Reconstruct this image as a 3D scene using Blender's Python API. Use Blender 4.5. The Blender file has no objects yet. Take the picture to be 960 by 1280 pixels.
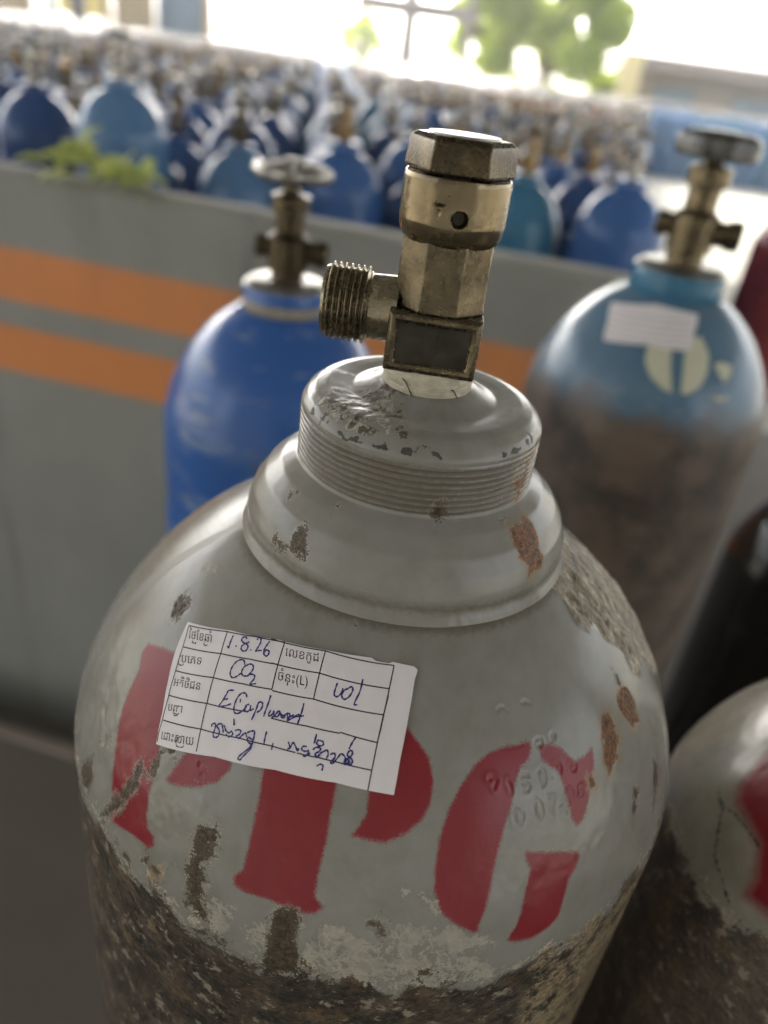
import bpy, math, random, json
import numpy as np
from mathutils import Vector, Matrix

random.seed(7); np.random.seed(7)
sc = bpy.context.scene
col = sc.collection
rad = math.radians

# ------------------------------------------------------------------ camera
CAM_Z = 1.70
cd = bpy.data.cameras.new('camera'); cam = bpy.data.objects.new('camera', cd); col.objects.link(cam)
fw = Vector((-0.02796547, 0.8626942, -0.50495213)); rt = Vector((0.9873301, 0.10277189, 0.12090168)); up = Vector((-0.15619606, 0.49517336, 0.85463801))
m = Matrix((rt, up, -fw)).transposed().to_4x4(); m.translation = (0, 0, CAM_Z)
cam.matrix_world = m
cd.sensor_fit = 'HORIZONTAL'; cd.sensor_width = 36; cd.lens = 36 * 963.18 / 960
cd.clip_start = 0.01; cd.clip_end = 3000
cd.dof.use_dof = True; cd.dof.focus_distance = 0.222; cd.dof.aperture_fstop = cd.lens / 4.5
sc.camera = cam

# ------------------------------------------------------------------ light
SUN_EL, SUN_AZ = 33.0, -14.0            # azimuth from +Y towards +X
w = bpy.data.worlds.new('World'); sc.world = w; w.use_nodes = True
nt = w.node_tree; bg = nt.nodes['Background']
sky = nt.nodes.new('ShaderNodeTexSky'); sky.sky_type = 'NISHITA'; sky.sun_disc = False
sky.sun_elevation = rad(SUN_EL); sky.sun_rotation = rad(SUN_AZ); sky.air_density = 1.0; sky.dust_density = 5.0; sky.ozone_density = 0.6
hs = nt.nodes.new('ShaderNodeHueSaturation'); hs.inputs['Saturation'].default_value = 0.25
nt.links.new(sky.outputs[0], hs.inputs['Color']); nt.links.new(hs.outputs[0], bg.inputs[0]); bg.inputs[1].default_value = 0.15
sl = bpy.data.lights.new('sun', 'SUN'); sl.energy = 2.0; sl.angle = rad(0.6); sl.color = (1, .95, .87)
so = bpy.data.objects.new('sun', sl); col.objects.link(so)
sd = Vector((math.sin(rad(SUN_AZ)) * math.cos(rad(SUN_EL)), math.cos(rad(SUN_AZ)) * math.cos(rad(SUN_EL)), math.sin(rad(SUN_EL))))
so.rotation_euler = sd.to_track_quat('Z', 'Y').to_euler(); so.location = (0, 0, 20)
sc.view_settings.view_transform = 'Standard'; sc.view_settings.look = 'None'; sc.view_settings.gamma = 1; sc.view_settings.use_curve_mapping = False
sc.view_settings.exposure = 2.4
try:
    sc.cycles.use_denoising = True; sc.cycles.sample_clamp_indirect = 8; sc.cycles.max_bounces = 6
except Exception: pass

# ------------------------------------------------------------------ materials (node helper)
class NT:
    def __init__(s, name):
        s.m = bpy.data.materials.new(name); s.m.use_nodes = True; s.t = s.m.node_tree; s.b = s.t.nodes['Principled BSDF']
    def n(s, typ, **kw):
        x = s.t.nodes.new(typ)
        for k, v in kw.items(): setattr(x, k, v)
        return x
    def put(s, sock, v):
        if isinstance(v, bpy.types.NodeSocket): s.t.links.new(v, sock)
        elif isinstance(v, (tuple, list)) and len(v) == 3 and sock.type == 'RGBA': sock.default_value = (*v, 1)
        else: sock.default_value = v
    def math(s, op, a, b=0.0, c=0.0, clamp=False):
        x = s.n('ShaderNodeMath', operation=op, use_clamp=clamp)
        s.put(x.inputs[0], a); s.put(x.inputs[1], b); s.put(x.inputs[2], c); return x.outputs[0]
    def attr(s, name): return s.n('ShaderNodeAttribute', attribute_name=name).outputs['Fac']
    def uv(s): return s.n('ShaderNodeUVMap').outputs[0]
    def obj(s): return s.n('ShaderNodeTexCoord').outputs['Object']
    def map(s, v, scale=(1, 1, 1), rot=(0, 0, 0), loc=(0, 0, 0)):
        x = s.n('ShaderNodeMapping'); s.put(x.inputs[0], v); x.inputs['Scale'].default_value = scale; x.inputs['Rotation'].default_value = rot; x.inputs['Location'].default_value = loc
        return x.outputs[0]
    def noise(s, v, scale, detail=3, rough=.55, dist=0.0):
        x = s.n('ShaderNodeTexNoise'); s.put(x.inputs['Vector'], v); x.inputs['Scale'].default_value = scale; x.inputs['Detail'].default_value = detail; x.inputs['Roughness'].default_value = rough; x.inputs['Distortion'].default_value = dist
        return x.outputs['Fac']
    def step(s, v, lo, hi):
        x = s.n('ShaderNodeMapRange', interpolation_type='SMOOTHSTEP'); s.put(x.inputs[0], v); x.inputs[1].default_value = lo; x.inputs[2].default_value = hi
        return x.outputs[0]
    def mix(s, f, a, b):
        x = s.n('ShaderNodeMix', data_type='RGBA'); s.put(x.inputs[0], f); s.put(x.inputs[6], a); s.put(x.inputs[7], b); return x.outputs[2]
    def lerp(s, f, a, b):
        x = s.n('ShaderNodeMix', data_type='FLOAT'); s.put(x.inputs[0], f); s.put(x.inputs[2], a); s.put(x.inputs[3], b); return x.outputs[0]
    def bump(s, h, strength=.5, dist=.001):
        x = s.n('ShaderNodeBump'); x.inputs['Strength'].default_value = strength; x.inputs['Distance'].default_value = dist; s.put(x.inputs['Height'], h); s.t.links.new(x.outputs[0], s.b.inputs['Normal'])
    def out(s, color=None, rough=None, metal=None, spec=None, **kw):
        for k, v in (('Base Color', color), ('Roughness', rough), ('Metallic', metal), ('Specular IOR Level', spec)):
            if v is not None: s.put(s.b.inputs[k], v)
        return s.m

def simple(name, c, rough=.5, metal=0.0, var=.25, scale=30, bump=0.0):
    k = NT(name); v = k.obj(); n = k.noise(v, scale, 4, .6)
    d = tuple(x * (1 - var) for x in c); e = tuple(min(1, x * (1 + var)) for x in c)
    k.out(k.mix(n, d, e), k.lerp(n, max(.05, rough - .08), min(1, rough + .1)), metal)
    if bump: k.bump(n, .6, bump)
    return k.m

def paint_material(name, base, letter, worn_dark=(.020, .017, .013), worn_brown=(.105, .080, .056), soft=1.0):
    """worn enamel: every layer is a signed distance in mm stored on the mesh, its edge broken up by noise"""
    k = NT(name); uv = k.uv()
    nA = k.noise(uv, .09, 5, .6); nB = k.noise(uv, .45, 4, .65); nC = k.noise(uv, 1.6, 3, .6); nD = k.noise(uv, .02, 3, .5)
    cA = k.math('SUBTRACT', nA, .5); cB = k.math('SUBTRACT', nB, .5); cC = k.math('SUBTRACT', nC, .5)
    def edge(a, wa, wb, wc, lo, hi):
        v = k.math('MULTIPLY_ADD', cA, wa, k.attr(a)); v = k.math('MULTIPLY_ADD', cB, wb, v); v = k.math('MULTIPLY_ADD', cC, wc, v)
        return k.step(v, lo, hi)
    red = edge('red', .8, 1.0, 2.6, -.75 * soft, .75 * soft)
    spot = edge('spot', 9.0, 12.0, 9.0, -.05, .45)
    ring = k.math('MULTIPLY', edge('spot', 4.0, 8.0, 5.0, -1.3, -.7), k.step(nA, .40, .55))
    rring = edge('rust', 6.0, 9.0, 5.0, -2.6, -.8)
    rust = edge('rust', 4.0, 8.0, 5.0, -.05, .35)
    bare = edge('bare', 3.0, 4.5, 1.8, -.05, .3)
    cream = k.math('MULTIPLY', edge('cream', 9.0, 10.0, 5.0, .2, .8), k.lerp(k.step(k.math('ABSOLUTE', k.math('SUBTRACT', k.noise(uv, .19, 8, .72, .35), .5)), .012, .045), 1.0, k.math('MULTIPLY', k.step(nA, .44, .6), .55)))
    worn = edge('worn', 22.0, 15.0, 8.0, -.1, .4)
    halo = edge('worn', 22.0, 16.0, 9.0, -3.4, -2.9)
    gold = k.step(k.math('MULTIPLY_ADD', cA, 8.0, k.attr('gold')), -3.0, 3.0)
    chip = edge('chip', 2.0, 6.0, 3.0, .2, .4)
    dirt = k.step(k.math('ADD', k.math('MULTIPLY', nA, .7), k.math('MULTIPLY', nD, .6)), .45, .95)
    # base enamel
    b0 = tuple(x * .86 for x in base); b1 = tuple(min(1, x * 1.08) for x in base)
    c = k.mix(nD, b0, b1)
    c = k.mix(k.math('MULTIPLY', dirt, .5), c, (.14, .12, .085))
    scr = k.noise(k.map(uv, (.05, 2.2, 1), (0, 0, rad(-35))), 1.0, 3, .6); scr2 = k.noise(k.map(uv, (1.6, .04, 1), (0, 0, rad(12)), (5, 2, 0)), 1.0, 3, .6)
    c = k.mix(k.math('MULTIPLY', k.step(scr, .70, .74), .5), c, (.36, .35, .31)); c = k.mix(k.math('MULTIPLY', k.step(scr2, .71, .76), .45), c, (.12, .105, .08))
    grime_shade = k.math('MULTIPLY', k.step(k.math('MULTIPLY_ADD', cB, 4, k.attr('grime_shade')), -1.5, 2.5), .75)
    c = k.mix(grime_shade, c, (.105, .088, .062))
    pit = k.step(nC, .72, .75)
    c = k.mix(k.math('MULTIPLY', pit, .6), c, (.10, .085, .06))
    lt0 = tuple(x * .85 for x in letter)
    c = k.mix(k.math('MULTIPLY', red, k.lerp(nC, .93, 1.0)), c, k.mix(nB, lt0, letter))
    c = k.mix(k.math('MULTIPLY', k.math('MULTIPLY', halo, k.step(nB, .42, .56)), k.step(k.noise(uv, .045, 3, .6), .40, .60)), c, (.46, .42, .33))
    c = k.mix(cream, c, k.mix(nB, (.30, .28, .23), (.46, .43, .35)))
    nF = k.noise(uv, .20, 6, .7, .4)
    barec = k.mix(k.step(nF, .36, .55), (.085, .062, .038), (.26, .21, .14)); barec = k.mix(k.step(nF, .56, .63), barec, (.52, .48, .38))
    c = k.mix(k.math('MULTIPLY', bare, k.lerp(k.step(nA, .4, .5), .55, 1.0)), c, barec)
    spc = k.mix(k.step(k.math('ADD', k.math('MULTIPLY', nB, .6), k.math('MULTIPLY', nC, .5)), .42, .72), (.02, .016, .010), (.115, .085, .05))
    c = k.mix(k.math('MULTIPLY', ring, .55), c, (.38, .36, .30))
    c = k.mix(k.math('MULTIPLY', rring, .55), c, (.26, .19, .10))
    c = k.mix(spot, c, spc)
    c = k.mix(chip, c, (.045, .042, .036))
    rc = k.mix(k.step(k.math('ADD', k.math('MULTIPLY', nB, .55), k.math('MULTIPLY', nC, .5)), .38, .72), (.035, .018, .008), (.27, .105, .024))
    c = k.mix(rust, c, rc)
    # worn lower part: dark mottled steel, brown film, pale flecks dragged sideways
    sv = k.map(uv, (.26, .32, 1), (0, 0, rad(24))); st = k.noise(sv, 1.0, 6, .72, .2)
    sv2 = k.map(uv, (.45, 1.3, 1), (0, 0, rad(30)), (7, 3, 0)); st2 = k.noise(sv2, 1.0, 4, .7)
    nE = k.noise(uv, .07, 7, .72, .1)
    wc = k.mix(k.step(k.math('ADD', k.math('MULTIPLY', nE, .7), k.math('MULTIPLY', nB, .5)), .5, .78), worn_dark, worn_brown)
    wc = k.mix(k.math('MULTIPLY', k.step(nA, .56, .66), k.lerp(nB, .2, .8)), wc, (.17, .105, .05))
    nG = k.noise(k.map(uv, (.10, .11, 1), (0, 0, rad(20)), (3, 9, 0)), 1.0, 8, .74, .15)
    wc = k.mix(k.math('MULTIPLY', k.step(nG, .565, .605), .85), wc, k.mix(nB, (.16, .135, .10), (.36, .32, .25)))
    wc = k.mix(k.step(nG, .42, .36), wc, worn_dark)
    wc = k.mix(k.math('MULTIPLY', k.step(k.math('ADD', k.math('MULTIPLY', st, .75), k.math('MULTIPLY', st2, .4)), .68, .73), .8), wc, (.42, .37, .28))
    wc = k.mix(k.math('MULTIPLY', k.step(st2, .66, .7), .6), wc, (.34, .30, .23))
    gc = k.mix(k.step(k.math('ADD', k.math('MULTIPLY', st2, .6), k.math('MULTIPLY', nC, .4)), .42, .62), (.10, .075, .045), (.45, .36, .22))
    wc = k.mix(k.math('MULTIPLY', gold, k.step(k.math('ADD', k.math('MULTIPLY', st, .6), k.math('MULTIPLY', nE, .5)), .48, .60)), wc, gc)
    speck = k.math('MULTIPLY', k.step(k.math('MULTIPLY_ADD', cB, 26.0, k.math('MULTIPLY_ADD', cC, 12.0, k.attr('worn'))), -2.2, -1.6), k.step(nA, .42, .55))
    worn = k.math('MAXIMUM', worn, k.math('MULTIPLY', speck, .9))
    c = k.mix(worn, c, wc)
    rough = k.lerp(nB, .16, .28)
    anyw = k.math('MAXIMUM', k.math('MAXIMUM', worn, spot), k.math('MAXIMUM', rust, k.math('MAXIMUM', bare, chip)))
    rough = k.lerp(anyw, rough, .52); rough = k.lerp(k.math('MULTIPLY', red, .7), rough, .34); rough = k.lerp(cream, rough, .6)
    k.out(c, rough, 0.0, .40)
    h = k.math('MULTIPLY', anyw, -.5)
    h = k.math('MULTIPLY_ADD', cream, -.15, h)
    h = k.math('MULTIPLY_ADD', k.math('MULTIPLY', anyw, nB), 1.0, h)
    h = k.math('MULTIPLY_ADD', nC, .05, h); h = k.math('MULTIPLY_ADD', nB, .06, h)
    h = k.math('MULTIPLY_ADD', red, .05, h)
    k.bump(h, .9, .0006)
    return k.m

def metal(name, bright, dark, rough=.3, scale=180, amount=.5):
    k = NT(name); v = k.obj(); n = k.noise(v, scale, 3, .5); n2 = k.noise(v, scale * 4, 2, .5); n3 = k.noise(v, scale * .35, 3, .5)
    f = k.step(k.math('ADD', k.math('MULTIPLY', n, .6), k.math('MULTIPLY', n3, .5)), .35 + (.5 - amount) * .4, .8 + (.5 - amount) * .4)
    k.out(k.mix(f, dark, bright), k.lerp(n2, rough - .08, rough + .16), k.lerp(f, .9, 1.0))
    k.bump(k.math('ADD', n2, n), .14, .0003)
    return k.m

M = {}
M['grey_paint'] = paint_material('grey enamel, stencilled and worn', (.245, .243, .220), (.22, .004, .014))
M['grey_paint_old'] = paint_material('older warm grey enamel, rubbed', (.30, .285, .24), (.22, .006, .016), (.045, .038, .031), (.15, .115, .085), 5.0)
M['brass'] = metal('tarnished brass', (.19, .152, .095), (.085, .070, .045), .22, 160, .45)
M['brass_bright'] = metal('rubbed brass', (.235, .19, .115), (.12, .096, .06), .20, 110, .5)
M['dark_metal'] = metal('dark oxidised brass', (.125, .098, .060), (.05, .04, .026), .24, 200, .4)
M['recess'] = metal('dark recess brass', (.09, .082, .065), (.035, .032, .026), .5, 200, .4)  # darker tone for the sunk panel, cast marks and hole
M['steel'] = metal('worn steel', (.5, .48, .44), (.2, .19, .17), .3, 120, .5)
M['wheel'] = metal('grey cast wheel', (.13, .13, .125), (.06, .06, .06), .22, 90, .5)
M['field_brass'] = metal('dull field brass', (.34, .235, .11), (.15, .105, .055), .18, 60, .5)
M['field_steel'] = metal('polished field steel', (.34, .335, .32), (.14, .135, .13), .12, 60, .5)
M['thread'] = metal('bright thread brass', (.40, .34, .24), (.22, .19, .13), .22, 120, .5)
M['teflon'] = simple('sealing tape', (.40, .37, .28), .32, 0, .65, 240, .0005)
M['paper'] = simple('label paper', (.69, .66, .68), .55, 0, .09, 45, .00025)
M['print'] = simple('black print', (.02, .018, .02), .6, 0, .1)
M['ink'] = simple('blue ball pen', (.02, .022, .16), .5, 0, .2, 900)
def blue_paint(name, c, scale=18):
    k = NT(name); v = k.obj(); n = k.noise(v, scale, 4, .6); n2 = k.noise(v, scale * 5, 4, .65)
    k.out(k.mix(k.step(k.math('ADD', k.math('MULTIPLY', n, .7), k.math('MULTIPLY', n2, .3)), .56, .68), k.mix(n, tuple(x * .85 for x in c), c), tuple(x * .35 + .015 for x in c)), k.lerp(n2, .06, .14), 0.0, .28)
    k.bump(n2, .04, .001)
    return k.m
def scuffed_blue():
    k = NT('glossy royal blue enamel, scuffed'); v = k.obj(); n = k.noise(v, 9, 5, .6); n2 = k.noise(v, 90, 4, .65); s1 = k.noise(k.map(v, (14, 14, 55), (0, .5, 0)), 1.0, 5, .7)
    x = k.n('ShaderNodeSeparateXYZ'); k.put(x.inputs[0], v); low = k.step(x.outputs[2], 1.40, 1.33)
    c = k.mix(n, (.02, .085, .30), (.03, .12, .39))
    c = k.mix(k.math('MULTIPLY', k.step(s1, .55, .64), .5), c, (.30, .36, .44))
    c = k.mix(k.math('MULTIPLY', k.step(k.math('ADD', n, k.math('MULTIPLY', n2, .35)),   .68, .75), low), c, (.06, .085, .085))
    c = k.mix(k.math('MULTIPLY', k.step(n2, .66, .72), .8), c, (.03, .04, .06))
    k.out(c, k.lerp(n2, .14, .30)); k.bump(n2, .12, .001)
    return k.m
M['blue_near'] = scuffed_blue()
M['blue_a'] = blue_paint('blue enamel', (.05, .125, .32))
M['blue_b'] = blue_paint('pale blue enamel', (.09, .19, .34))
M['blue_c'] = blue_paint('dark blue enamel', (.035, .08, .21))
M['blue_d'] = blue_paint('teal blue enamel', (.05, .17, .28))
M['red_far'] = blue_paint('dull red enamel', (.22, .045, .05))
M['gap_black'] = blue_paint('black gap filler', (.012, .011, .010))
M['white_letter'] = simple('cream stencil paint', (.50, .50, .38), .5, 0, .1, 60)
M['beige_band'] = simple('bare beige band', (.26, .23, .17), .5, 0, .2, 60)

def o2_material():
    k = NT('blue enamel over brown rusted steel'); uv = k.uv()
    nA = k.noise(uv, .022, 4, .6); nB = k.noise(uv, .12, 4, .6)
    wv = k.math('MULTIPLY_ADD', k.math('SUBTRACT', nA, .5), 60.0, k.attr('worn')); wv = k.math('MULTIPLY_ADD', k.math('SUBTRACT', nB, .5), 14.0, wv)
    wm = k.step(wv, -16, 16)
    c = k.mix(k.math('ADD', k.math('MULTIPLY', nA, .6), k.math('MULTIPLY', nB, .4)), (.05, .12, .20), (.11, .19, .27))
    d = k.mix(k.step(nA, .35, .65), (.045, .036, .028), (.12, .088, .066)); d = k.mix(k.math('MULTIPLY', k.step(nB, .5, .8), .5), d, (.17, .12, .09))
    k.out(k.mix(wm, c, d), k.lerp(wm, .25, .5)); k.bump(nB, .12, .001)
    return k.m
M['o2'] = o2_material()

def concrete(name, c, scale=3.0, rough=.85):
    k = NT(name); v = k.obj(); n = k.noise(v, scale, 6, .6); n2 = k.noise(v, scale * 14, 4, .7)
    f = k.math('ADD', k.math('MULTIPLY', n, .7), k.math('MULTIPLY', n2, .3))
    k.out(k.mix(f, tuple(x * .6 for x in c), tuple(x * 1.35 for x in c)), rough); k.bump(n2, .3, .002)
    return k.m
M['floor'] = concrete('stained concrete floor', (.125, .11, .088))
M['yard'] = concrete('pale yard concrete', (.38, .36, .30), .5)

def wall_material():
    k = NT('grey render with two orange bands'); v = k.obj(); n = k.noise(v, 3.0, 6, .6); n2 = k.noise(v, 45, 4, .7)
    x = k.n('ShaderNodeSeparateXYZ'); k.put(x.inputs[0], v)
    z = k.math('MULTIPLY_ADD', k.math('SUBTRACT', n2, .5), .006, x.outputs[2])
    def band(a, b): return k.math('MULTIPLY', k.step(z, a - .003, a + .003), k.math('SUBTRACT', 1.0, k.step(z, b - .003, b + .003)))
    f = k.math('ADD', band(1.132, 1.249), band(.961, 1.071), clamp=True)
    g = k.mix(n, (.185, .185, .165), (.30, .30, .27)); g = k.mix(k.math('MULTIPLY', k.step(n2, .55, .8), .4), g, (.13, .125, .11))
    o = k.mix(n, (.52, .18, .05), (.66, .25, .08))
    dv = k.noise(k.map(v, (7, 7, .7)), 1.0, 5, .65); dm = k.noise(k.map(v, (1.1, 1.1, .5), (0, 0, 0), (4, 0, 2)), 1.0, 4, .6)
    wc_ = k.mix(k.math('MULTIPLY', k.step(dv, .52, .72), .55), k.mix(f, g, o), (.10, .09, .075))
    wc_ = k.mix(k.math('MULTIPLY', k.step(dm, .5, .72), .35), wc_, (.11, .10, .085))
    k.out(wc_, .65); k.bump(n2, .25, .002)
    return k.m
M['wall'] = wall_material()
M['roof'] = simple('zinc roof sheet', (.42, .42, .40), .5, 0, .1, 2)
M['post'] = simple('cream painted steel', (.62, .50, .24), .5, 0, .15, 4)
M['frame'] = simple('grey brown steel frame', (.22, .18, .15), .6, 0, .2, 3)
M['yellow'] = simple('yellow sheet', (.75, .58, .18), .5, 0, .1, 2)
M['tan'] = simple('tan boards', (.36, .27, .15), .7, 0, .25, 3)
M['slate'] = simple('blue grey steel', (.14, .19, .22), .5, 0, .2, 3)
M['bounce_white'] = simple('white light-bounce wall', (.62, .61, .58), .8, 0, .08, 2)
M['plaster'] = simple('grey brown plaster', (.30, .25, .20), .85, 0, .15, 2)
M['orange_far'] = simple('dull orange paint', (.50, .13, .05), .6, 0, .2, 3)
M['bark'] = simple('bark', (.10, .075, .05), .9, 0, .3, 8)
def leaf_mat(name, a, b):
    k = NT(name); oi = k.n('ShaderNodeObjectInfo'); n = k.noise(k.obj(), 2.2, 3, .6)
    k.out(k.mix(n, a, b), .5)
    k.b.inputs['Transmission Weight'].default_value = 0
    tr = k.n('ShaderNodeBsdfTranslucent'); tr.inputs[0].default_value = (b[0] * 1.6, b[1] * 1.5, b[2] * .8, 1)
    ms = k.n('ShaderNodeMixShader'); ms.inputs[0].default_value = .45
    k.t.links.new(k.b.outputs[0], ms.inputs[1]); k.t.links.new(tr.outputs[0], ms.inputs[2])
    k.t.links.new(ms.outputs[0], k.t.nodes['Material Output'].inputs[0])
    return k.m
M['leaf_tree'] = leaf_mat('tree foliage', (.14, .22, .022), (.33, .42, .05))
M['leaf_pile'] = leaf_mat('wilted leaves', (.24, .30, .12), (.42, .48, .24))

# ------------------------------------------------------------------ mesh helpers
class MB:
    def __init__(s): s.v = []; s.f = []
    def add(s, vs, fs):
        o = len(s.v); s.v += [tuple(x) for x in vs]; s.f += [tuple(i + o for i in f) for f in fs]; return s
    def box(s, c, d, rz=0.0, bev=0.0):
        cx, cy, cz = c; x, y, z = d[0] / 2, d[1] / 2, d[2] / 2
        cs, sn = math.cos(rz), math.sin(rz)
        if bev:
            b = bev; loops = []
            for zz, e in ((-z, b), (-z + b, 0), (z - b, 0), (z, b)):
                X, Y = x - e, y - e; k = b if not e else b * .6
                loops.append([(X - k, -Y, zz), (X, -Y + k, zz), (X, Y - k, zz), (X - k, Y, zz), (-X + k, Y, zz), (-X, Y - k, zz), (-X, -Y + k, zz), (-X + k, -Y, zz)])
            vs = [p for l in loops for p in l]; fs = []
            for i in range(3):
                for j in range(8): fs.append((i * 8 + j, i * 8 + (j + 1) % 8, i * 8 + 8 + (j + 1) % 8, i * 8 + 8 + j))
            fs.append(tuple(range(7, -1, -1))); fs.append(tuple(range(24, 32)))
        else:
            vs = [(i, j, k) for k in (-z, z) for j in (-y, y) for i in (-x, x)]
            fs = [(0, 2, 3, 1), (4, 5, 7, 6), (0, 1, 5, 4), (2, 6, 7, 3), (1, 3, 7, 5), (0, 4, 6, 2)]
        return s.add([(cx + p[0] * cs - p[1] * sn, cy + p[0] * sn + p[1] * cs, cz + p[2]) for p in vs], fs)
    def lathe(s, prof, seg=32, mat=None, caps=True, phase=0.0):
        vs = []; fs = []; n = len(prof)
        for r, z in prof:
            for j in range(seg):
                a = phase + 2 * math.pi * j / seg; vs.append((r * math.cos(a), r * math.sin(a), z))
        for i in range(n - 1):
            for j in range(seg):
                k = (j + 1) % seg; fs.append((i * seg + j, i * seg + k, (i + 1) * seg + k, (i + 1) * seg + j))
        if caps: fs.append(tuple(range(seg - 1, -1, -1))); fs.append(tuple((n - 1) * seg + j for j in range(seg)))
        if mat is not None: vs = [tuple(mat @ Vector(v)) for v in vs]
        return s.add(vs, fs)
    def tube(s, pts, r, seg=8, closed=False):
        pts = [Vector(p) for p in pts]; n = len(pts); vs = []; fs = []
        rr = r if isinstance(r, (list, tuple)) else [r] * n
        for i, p in enumerate(pts):
            a = pts[(i - 1) % n] if (closed or i) else p; b = pts[(i + 1) % n] if (closed or i < n - 1) else p
            t = (b - a).normalized(); u = t.cross(Vector((0, 0, 1)));
            if u.length < 1e-3: u = t.cross(Vector((0, 1, 0)))
            u.normalize(); q = u.cross(t)
            for j in range(seg):
                an = 2 * math.pi * j / seg; vs.append(p + (u * math.cos(an) + q * math.sin(an)) * rr[i])
        for i in range(n if closed else n - 1):
            for j in range(seg):
                k = (j + 1) % seg; i2 = (i + 1) % n; fs.append((i * seg + j, i * seg + k, i2 * seg + k, i2 * seg + j))
        if not closed: fs.append(tuple(range(seg - 1, -1, -1))); fs.append(tuple((n - 1) * seg + j for j in range(seg)))
        return s.add(vs, fs)
    def mesh(s, name, mat, smooth=None):
        me = bpy.data.meshes.new(name); me.from_pydata(s.v, [], s.f); me.update()
        me.materials.append(mat)
        if smooth is not None:
            me.polygons.foreach_set('use_smooth', [True] * len(me.polygons)); me.set_sharp_from_angle(angle=rad(smooth))
        return me
    def build(s, name, mat, parent=None, smooth=None, loc=(0, 0, 0)): return link(name, s.mesh(name, mat, smooth), parent, loc)

def link(name, me, parent=None, loc=(0, 0, 0)):
    o = bpy.data.objects.new(name, me); col.objects.link(o); o.location = loc
    if parent is not None: o.parent = parent
    return o
def tag(o, label=None, cat=None, group=None, kind=None):
    for k, v in (('label', label), ('category', cat), ('group', group), ('kind', kind)):
        if v: o[k] = v
    return o
def thing(name, loc, label, cat, group=None, rz=0.0):
    o = bpy.data.objects.new(name, None); col.objects.link(o); o.location = loc; o.rotation_euler = (0, 0, rz); o.empty_display_size = .05
    return tag(o, label, cat, group)
def axis_x(loc, flip=1):   # lathe axis z -> x
    return Matrix.Translation(loc) @ Matrix.Rotation(rad(90) * flip, 4, 'Y')
def axis_y(loc): return Matrix.Translation(loc) @ Matrix.Rotation(rad(90), 4, 'X')

# value noise on numpy arrays
_tab = np.random.default_rng(3).random((256, 256))
def vnoise(x, y, oct=3):
    o = 0; amp = 1; tot = 0
    for k in range(oct):
        xi = np.floor(x).astype(int); yi = np.floor(y).astype(int); fx = x - xi; fy = y - yi
        fx = fx * fx * (3 - 2 * fx); fy = fy * fy * (3 - 2 * fy); T = lambda a, b: _tab[(a + 37 * k) & 255, (b + 11 * k) & 255]
        o = o + amp * ((T(xi, yi) * (1 - fx) + T(xi + 1, yi) * fx) * (1 - fy) + (T(xi, yi + 1) * (1 - fx) + T(xi + 1, yi + 1) * fx) * fy)
        tot += amp; amp *= .5; x = x * 2.03 + 5.1; y = y * 2.03 + 9.7
    return o / tot - .5

def seg_dist(px, py, pts, closed):
    P = np.array(pts, float); n = len(P); d = np.full(px.shape, 1e9)
    for i in range(n if closed else n - 1):
        a, b = P[i], P[(i + 1) % n]; ab = b - a; L = max(ab @ ab, 1e-9)
        t = np.clip(((px - a[0]) * ab[0] + (py - a[1]) * ab[1]) / L, 0, 1)
        d = np.minimum(d, np.hypot(px - a[0] - t * ab[0], py - a[1] - t * ab[1]))
    return d
def sdf(px, py, polys, far=12.0):
    """signed distance in mm, positive inside the closed outlines"""
    out = np.full(px.shape, -far)
    for pts in polys:
        P = np.array(pts, float)
        m = (px > P[:, 0].min() - far) & (px < P[:, 0].max() + far) & (py > P[:, 1].min() - far) & (py < P[:, 1].max() + far)
        x, y = px[m], py[m]
        if not len(x): continue
        d = seg_dist(x, y, P, True); ins = np.zeros(x.shape, bool); n = len(P)
        for i in range(n):
            (x1, y1), (x2, y2) = P[i], P[(i + 1) % n]
            if y1 == y2: continue
            c = ((y1 > y) != (y2 > y)) & (x < (x2 - x1) * (y - y1) / (y2 - y1) + x1); ins ^= c
        d = np.where(ins, d, -d); out[m] = np.maximum(out[m], d)
    return np.clip(out, -far, far)

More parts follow.
